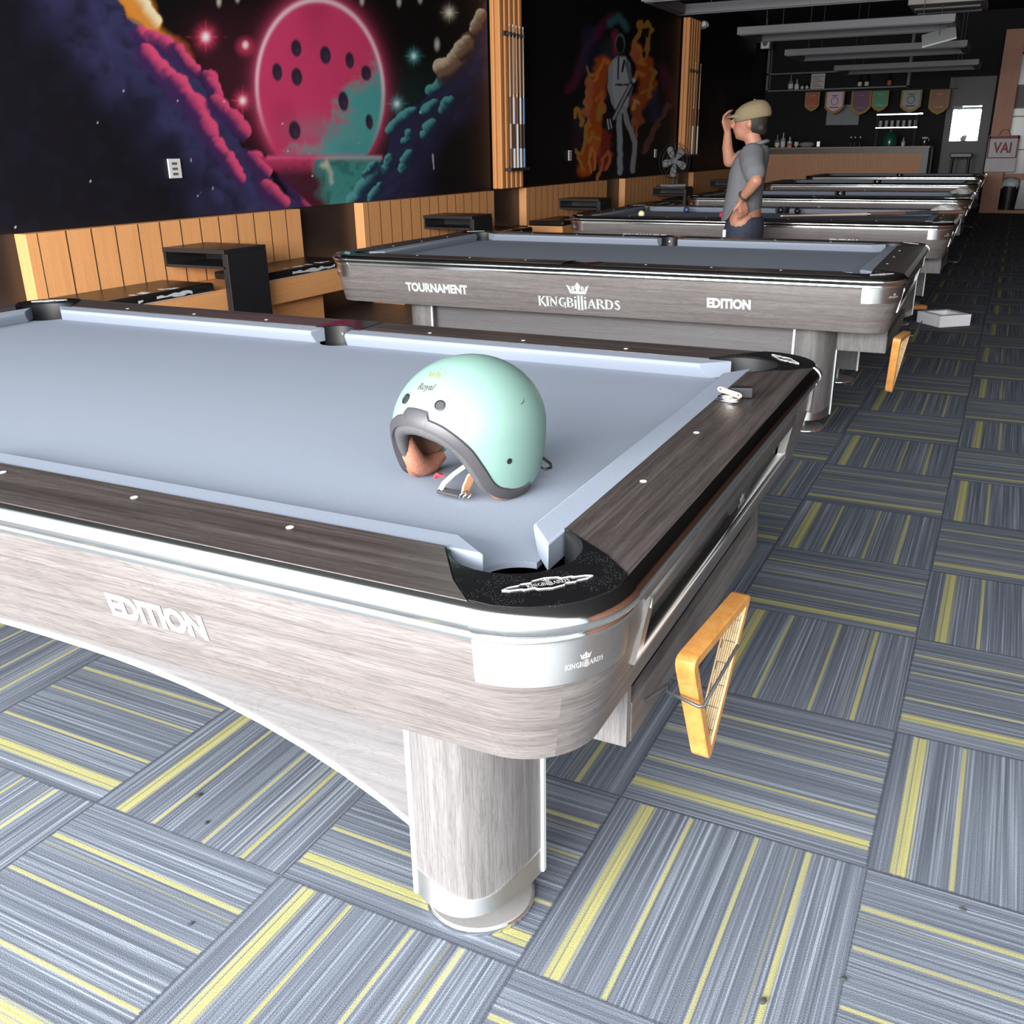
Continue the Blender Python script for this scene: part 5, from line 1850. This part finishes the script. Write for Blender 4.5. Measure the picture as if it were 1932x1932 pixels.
# bar stool
t = thing('bar_stool', 'black high stool in front of the glass door', 'stool', (-.34, 21.0, 0))
MB().box(-.2, .2, -.15, .15, 1.02, 1.11).build('seat', plain('grey_stool_vinyl', (.10, .10, .11), .4), t, smooth=0, bevel=.02)
for x in (-.15, .15):
    for y in (-.11, .11):
        MB().tube([(x * 1.15, y * 1.15, 0), (x, y, 1.02)], .022, 8).build('leg', M['side'], t, smooth=60)
MB().tube([(-.17, -.12, .4), (.17, -.12, .4), (.17, .12, .4), (-.17, .12, .4)], .012, 6, loop=True).build('foot_ring', M['side'], t, smooth=60)
# black glass door; an added mirror patch outlines the daylight reflected in it
t = thing('glass_door', 'black glass door at the end of the bar, daylight mirrored in its added pane', 'door', (-.78, 21.86, 0))
MB().box(0, .86, .0, .03, 0, 2.55).build('leaf', plain('smoked_door', (.012, .012, .013), .4, spec=.3), t, smooth=0)
MB().box(.135, .665, -.012, .0, 1.335, 2.0).build('pane', plain('reflection_mirror', (.80, .95, .88), .015, 1.0, .02), t, smooth=0, bevel=0)
gb = MB().box(.125, .67, -.018, -.012, 1.80, 1.815, M=None)
gb.box(.125, .30, -.018, -.012, 1.955, 2.005)
gb.build('mirror_strip', M['side'], t, smooth=0)
# orange portal on the right
t = thing('doorway', 'brown orange framed tall cabinet at the right end of the back wall', 'cabinet', (.15, 20.4, 0))
M['portal'] = wood('brown_orange_board', (.30, .12, .06), (.34, .14, .07), (.38, .155, .08), axis='Z', rough=.5, fine=.08)
pf = MB()
pf.box(0, .33, 0, .7, 0, 3.25)
pf.box(.33, 2.9, 0, .7, 2.85, 3.25)
pf.box(2.6, 2.9, 0, .7, 0, 2.85)
pf.box(.33, 2.6, 0, .7, 0, .06)
pf.box(.33, 2.6, .4, .7, .60, .72)
pf.build('frame', M['portal'], t, smooth=0, bevel=.004)
MB().box(.33, 2.6, .45, .5, .06, 2.85).build('glass', plain('dark_cabinet_glass', (.022, .022, .026), .25, 0, .3, 3), t, smooth=0)
sh_ = MB()
for z in (1.15, 1.75, 2.3):
    sh_.box(.33, 2.6, .40, .45, z, z + .02)
sh_.build('shelf', M['side'], t, smooth=0)
t = thing('poster', 'dark framed poster behind the cabinet glass edge at the far right', 'poster', (.62, 20.79, 1.9))
MB().box(-.18, .35, 0, .012, 0, .42).build('frame', plain('faded_frame', (.14, .09, .09), .5), t, smooth=0)
MB().box(-.155, .325, -.003, .0, .025, .395).build('print', plain('dark_print', (.06, .035, .05), .5), t, smooth=0)
t = thing('hanging_bag', 'red and white printed paper bag hanging on the brown orange post', 'bag', (.40, 20.37, .76))
MB().box(-.27, .27, -.06, 0.0, 0, .66).build('body', plain('white_bag_paper', (.52, .50, .52), .6, 0, .15, 8), t, smooth=0, bevel=.015)
rd = plain('maroon_print', (.22, .035, .05), .6)
bp_ = MB()
bp_.box(-.26, .26, -.0625, -.06, .60, .65)
bp_.box(-.262, -.235, -.0625, -.06, .27, .65)
bp_.box(.235, .262, -.0625, -.06, .27, .65)
bp_.box(-.26, .26, -.0625, -.06, .25, .27)
bp_.build('border', rd, t, smooth=0)
lt = MB()
place_flat(lt, text_mesh('VAI', .26, 0, .008, 0, .8), Matrix.Translation((0, -.0635, .43)) @ Matrix.Rotation(R(90), 4, 'X'))
lt.build('lettering', rd, t, fix=False, smooth=0)
MB().tube([(-.1, -.02, .66), (-.05, .01, .76), (.05, .01, .76), (.1, -.02, .66)], .006, 6).build('handle', rd, t, smooth=60)
t = thing('waste_bin', 'black waste bin with white liner at the foot of the brown orange cabinet', 'bin', (.63, 20.55, .06))
MB().lathe([(0, 0), (.14, 0), (.17, .44), (.16, .44), (.132, .01), (0, .01)], n=20).build('body', M['side'], t, smooth=50)
rnd = random.Random(9)
rings = []
for z, r in ((.40, .172), (.47, .178), (.53, .17), (.57, .12), (.60, .05)):
    rings.append([(r * (1 + .12 * rnd.uniform(-1, 1)) * math.cos(a), r * (1 + .12 * rnd.uniform(-1, 1)) * math.sin(a), z + .015 * rnd.uniform(-1, 1)) for a in [2 * math.pi * i / 16 for i in range(16)]])
MB().loft(rings).build('liner_bag', plain('white_bin_liner', (.5, .52, .54), .4), t, smooth=70)
t = thing('wall_speaker', 'small white box speaker high on the corner post of the bar shelf', 'speaker', (-4.40, 20.9, 3.18))
MB().box(-.09, .09, -.08, .08, 0, .24).build('cabinet', M['plate'], t, smooth=0, bevel=.01)
MB().lathe([(0, 0), (.05, 0), (.055, .004), (0, .004)], n=16, M=Matrix.Translation((0, -.08, .10)) @ Matrix.Rotation(R(90), 4, 'X')).build('cone', M['lamp'], t, smooth=40)
MB().tube([(0, .0, .24), (0, .0, .57)], .012, 6).build('bracket', M['shelf_m'], t, smooth=60)


# ---------------------------------------------------------------- the man
def remesh(mb, name, mat, parent, voxel=.012, it=3):
    me = bpy.data.meshes.new(name)
    me.from_pydata(mb.v, [], mb.f)
    ob = bpy.data.objects.new(name, me)
    COL.objects.link(ob)
    bm = bmesh.new()
    bm.from_mesh(me)
    bmesh.ops.recalc_face_normals(bm, faces=bm.faces)
    bm.to_mesh(me)
    bm.free()
    r = ob.modifiers.new('r', 'REMESH')
    r.mode = 'VOXEL'
    r.voxel_size = voxel
    s = ob.modifiers.new('s', 'SMOOTH')
    s.factor = .5
    s.iterations = it
    bpy.context.view_layer.update()
    out = bpy.data.meshes.new_from_object(ob.evaluated_get(bpy.context.evaluated_depsgraph_get()))
    bpy.data.objects.remove(ob)
    out.name = name
    out.materials.clear()
    out.materials.append(mat)
    out.polygons.foreach_set('use_smooth', [True] * len(out.polygons))
    o = bpy.data.objects.new(name, out)
    COL.objects.link(o)
    o.parent = parent
    return o


def limb(mb, pts, rs, n=14):
    """tapered round limb with ball ends"""
    pts = [Vector(p) for p in pts]
    P, Q = [], []
    for i in range(len(pts) - 1):
        for k in range(5):
            s = k / 5
            P.append(pts[i].lerp(pts[i + 1], s))
            Q.append(rs[i] + (rs[i + 1] - rs[i]) * s)
    P.append(pts[-1])
    Q.append(rs[-1])
    mb.tube(P, Q, n)
    for p, r in ((pts[0], rs[0]), (pts[-1], rs[-1])):
        mb.ball(p, r, n=12)
    for p, r in zip(pts[1:-1], rs[1:-1]):
        mb.ball(p, r, n=12)


def torso(mb, secs, n=20):
    """stack of elliptic sections (cx, cy, z, rx, ry)"""
    mb.loft([[(cx + rx * math.cos(a), cy + ry * math.sin(a), z) for a in [2 * math.pi * i / n for i in range(n)]] for cx, cy, z, rx, ry in secs])


# faces -x; his left side is towards the camera (-y)
man = thing('person', 'man in beige flat cap and grey shirt, one hand on hip, other at his cap', 'person', (-1.04, 5.75, 0))
M['skin'] = plain('warm_skin', (.36, .165, .105), .55, 0, .1, 25)
M['shirt'] = plain('heather_grey_shirt', (.125, .127, .137), .9, 0, .2, 160)
M['navy'] = plain('navy_shorts', (.018, .022, .042), .8, 0, .15, 30)
M['cap'] = plain('beige_cotton_cap', (.19, .15, .085), .9, 0, .15, 60)
M['hair'] = plain('black_hair', (.015, .012, .010), .7, 0, .4, 90)
M['shoe'] = plain('dark_shoe', (.04, .04, .045), .6)
b = MB()
torso(b, [(.0, 0, .80, .11, .15), (-.01, 0, .90, .115, .15), (-.01, 0, 1.0, .105, .145), (.0, 0, 1.12, .105, .16), (.02, 0, 1.22, .095, .165), (.045, 0, 1.27, .07, .11), (.05, 0, 1.30, .05, .055)])
limb(b, [(.045, 0, 1.24), (.03, 0, 1.30), (.005, 0, 1.36)], [.062, .056, .055])                 # neck
b.ball((-.010, 0, 1.445), .098, .078, .108, 18)                                                    # skull
b.ball((-.045, 0, 1.395), .068, .062, .075, 16)                                                    # face and jaw
b.ball((-.078, 0, 1.352), .026, .03, .024, 12)                                                     # chin
b.ball((-.122, 0, 1.418), .020, .016, .020, 10)                                                    # nose tip
limb(b, [(-.104, 0, 1.452), (-.120, 0, 1.422)], [.010, .013], 8)                                   # nose bridge
limb(b, [(-.106, -.014, 1.380), (-.110, 0, 1.381), (-.106, .014, 1.380)], [.007, .009, .007], 8)   # lips
for sg in (-1, 1):
    b.ball((-.095, sg * .03, 1.452), .014, .02, .012, 10)                                          # brow
    b.ball((.005, sg * .080, 1.425), .017, .010, .031, 10)                                         # ear
# near (left) arm: hand on hip
limb(b, [(.055, -.17, 1.22), (.105, -.255, 1.12), (.125, -.285, 1.075)], [.055, .046, .042])
limb(b, [(.125, -.285, 1.075), (.08, -.26, 1.02), (.025, -.225, .96)], [.043, .038, .027])
# far (right) arm: hand up at the cap
limb(b, [(.02, .16, 1.215), (-.08, .17, 1.20), (-.165, .13, 1.20)], [.055, .048, .042])
limb(b, [(-.165, .13, 1.19), (-.178, .10, 1.28), (-.172, .06, 1.375)], [.043, .037, .026])


def hand(b, wrist, d, nrm, side, curl, L_=.17):
    """palm, four unequal bent fingers and a thumb; d points to the finger tips, nrm out of the palm"""
    d, nrm = Vector(d).normalized(), Vector(nrm).normalized()
    s_ = d.cross(nrm).normalized() * side
    w = Vector(wrist)
    pc = w + d * .045
    for k in (-1.5, -.5, .5, 1.5):
        limb(b, [w + s_ * k * .009, w + d * .078 + s_ * k * .0195], [.014, .0115], 8)
    for k, ln in ((-1.5, .058), (-.5, .070), (.5, .074), (1.5, .066)):
        q = w + d * .080 + s_ * k * .0195
        q1 = q + (d * math.cos(curl * .5) + nrm * math.sin(curl * .5)) * ln * .5
        q2 = q1 + (d * math.cos(curl * 1.2) + nrm * math.sin(curl * 1.2)) * ln * .32
        q3 = q2 + (d * math.cos(curl * 1.8) + nrm * math.sin(curl * 1.8)) * ln * .22
        limb(b, [q, q1, q2, q3], [.0105, .0095, .0088, .0078], 8)
    t0 = w + d * .022 + s_ * .024
    t1 = t0 + (d * .65 + s_ * .75 + nrm * .3).normalized() * .042
    t2 = t1 + (d * .9 + s_ * .25 + nrm * .35).normalized() * .032
    limb(b, [t0, t1, t2], [.0135, .0115, .009], 8)


hand(b, (.022, -.222, .955), (.15, .35, -.9), (-.7, .6, .2), -1, .55)
hand(b, (-.172, .056, 1.380), (-.12, -.30, .9), (.75, -.5, .1), 1, .75)
for sg in (-1, 1):
    limb(b, [(.0, sg * .085, .80), (-.005, sg * .09, .45), (.012, sg * .092, .26), (.015, sg * .095, .085)], [.088, .058, .054, .038])
    limb(b, [(.03, sg * .095, .045), (-.05, sg * .10, .035), (-.12, sg * .105, .028)], [.038, .036, .028])
remesh(b, 'body', M['skin'], man, .0085, 2)
# eyes
for sg in (-1, 1):
    MB().ball((-.094, sg * .031, 1.436), .009, .010, .006, 8).build('eye', M['hair'], man, smooth=80)
s = MB()
torso(s, [(-.035, .0, .80, .128, .165), (-.02, .0, .90, .128, .166), (-.012, 0, 1.0, .122, .160), (.0, 0, 1.12, .122, .174), (.02, 0, 1.21, .112, .182), (.045, 0, 1.262, .088, .135), (.05, 0, 1.292, .070, .078)])
limb(s, [(.05, -.13, 1.225), (.075, -.205, 1.17), (.102, -.248, 1.125)], [.084, .078, .074])
limb(s, [(.03, .13, 1.22), (-.03, .165, 1.205), (-.085, .168, 1.20)], [.080, .072, .068])
shirt = remesh(s, 'shirt', M['shirt'], man, .010, 4)
# the shirt tail is hitched up over the hip by the near hand
bm = bmesh.new()
bm.from_mesh(shirt.data)
for v in bm.verts:
    x, y, z = v.co
    lim = .80 + .125 * max(0, min(1, (-y + .02) / .16)) * math.exp(-((x + .015) / .055) ** 2)
    if z < lim + .012:
        v.co.z = z + (lim - .80) * max(0, 1 - (z - .78) / .16) * 1.0
bm.to_mesh(shirt.data)
bm.free()
cl = MB()
cl.tube([(.052 + .068 * math.cos(a), .074 * math.sin(a), 1.296 + .022 * math.cos(a)) for a in [2 * math.pi * i / 24 for i in range(24)]], .0125, 8, loop=True)
cl.build('collar', M['shirt'], man, smooth=70)
tr = MB()
torso(tr, [(.0, 0, .66, .128, .172), (.0, 0, .74, .136, .176), (.005, 0, .80, .130, .168), (.002, 0, .832, .120, .157)])
for sg in (-1, 1):
    limb(tr, [(.0, sg * .09, .70), (-.004, sg * .095, .58), (-.006, sg * .097, .46)], [.102, .094, .086])
remesh(tr, 'shorts', M['navy'], man, .011, 3)
MB().box(-.128, -.108, -.125, -.105, .60, .70).xf(Matrix.Translation((.02, -.03, .05))).build('side_stripe', M['whitew'], man, smooth=0)
h = MB()
h.ball((.012, 0, 1.452), .099, .083, .105, 18)
limb(h, [(.075, -.03, 1.40), (.080, 0, 1.385), (.075, .03, 1.40)], [.030, .030, .030])
hr = remesh(h, 'hair', M['hair'], man, .008, 2)
bm = bmesh.new()
bm.from_mesh(hr.data)
kill = [v for v in bm.verts if v.co.x < .018 - (v.co.z - 1.36) * .25 and v.co.z < 1.47]
bmesh.ops.delete(bm, geom=kill, context='VERTS')
bm.to_mesh(hr.data)
bm.free()
c = MB()
rings = []
for z, sx0, sx1, sy in ((1.462, -.112, .108, .092), (1.485, -.122, .114, .099), (1.515, -.120, .112, .100), (1.545, -.100, .100, .090), (1.568, -.062, .080, .066), (1.580, -.02, .045, .032)):
    cx_, rx_ = (sx0 + sx1) / 2, (sx1 - sx0) / 2
    rings.append([(cx_ + rx_ * math.cos(a), sy * math.sin(a), z + .035 * (-(cx_ + rx_ * math.cos(a)) * .5 if z < 1.5 else -.0)) for a in [2 * math.pi * i / 28 for i in range(28)]])
c.loft(rings)
c.xf(Matrix.Translation((-.0, 0, 1.50)) @ Matrix.Rotation(R(-11), 4, 'Y') @ Matrix.Diagonal((1.08, 1.08, 1.0, 1)) @ Matrix.Translation((.006, 0, -1.512)))
cap = remesh(c, 'cap', M['cap'], man, .007, 5)
pk_ = MB()
rings = []
for i in range(9):
    u = i / 8 * 2 - 1
    y = .092 * u
    reach = .085 * math.sqrt(max(0, 1 - u * u * .96))
    xb = -.085 + .05 * u * u
    rings.append([(xb, y, 1.496), (xb - reach * .6, y, 1.491), (xb - reach, y, 1.478), (xb - reach, y, 1.470), (xb - reach * .6, y, 1.482), (xb, y, 1.487)])
pk_.loft(rings)
pk_.xf(Matrix.Translation((0, 0, -.004)))
pk_.build('cap_peak', M['cap'], cap, smooth=50)
MB().ball((.012, 0, 1.572), .009, n=8).build('cap_button', M['cap'], cap, smooth=80)
w = MB()
ctr_ = Vector((.040, -.234, .976))
ax_ = Vector((-.055, .035, -.06)).normalized()
u_ = ax_.orthogonal().normalized()
v_ = ax_.cross(u_)
w.tube([tuple(ctr_ + (u_ * math.cos(a) + v_ * math.sin(a)) * .033) for a in [2 * math.pi * i / 20 for i in range(20)]], .008, 8, loop=True)
wt = w.build('wristwatch', M['dark'], man, smooth=70)
for sg in (-1, 1):
    so = MB()
    rings = []
    for x, ry, z1 in ((.062, .030, .075), (.03, .042, .095), (-.03, .046, .085), (-.10, .050, .062), (-.145, .044, .046), (-.168, .022, .03)):
        rings.append([(x, sg * .10 + ry * math.cos(a), .002 + (z1 if math.sin(a) > 0 else .0) * math.sin(a)) for a in [2 * math.pi * i / 14 for i in range(14)]])
    so.loft(rings)
    so.build('shoe', M['shoe'], man, smooth=60)
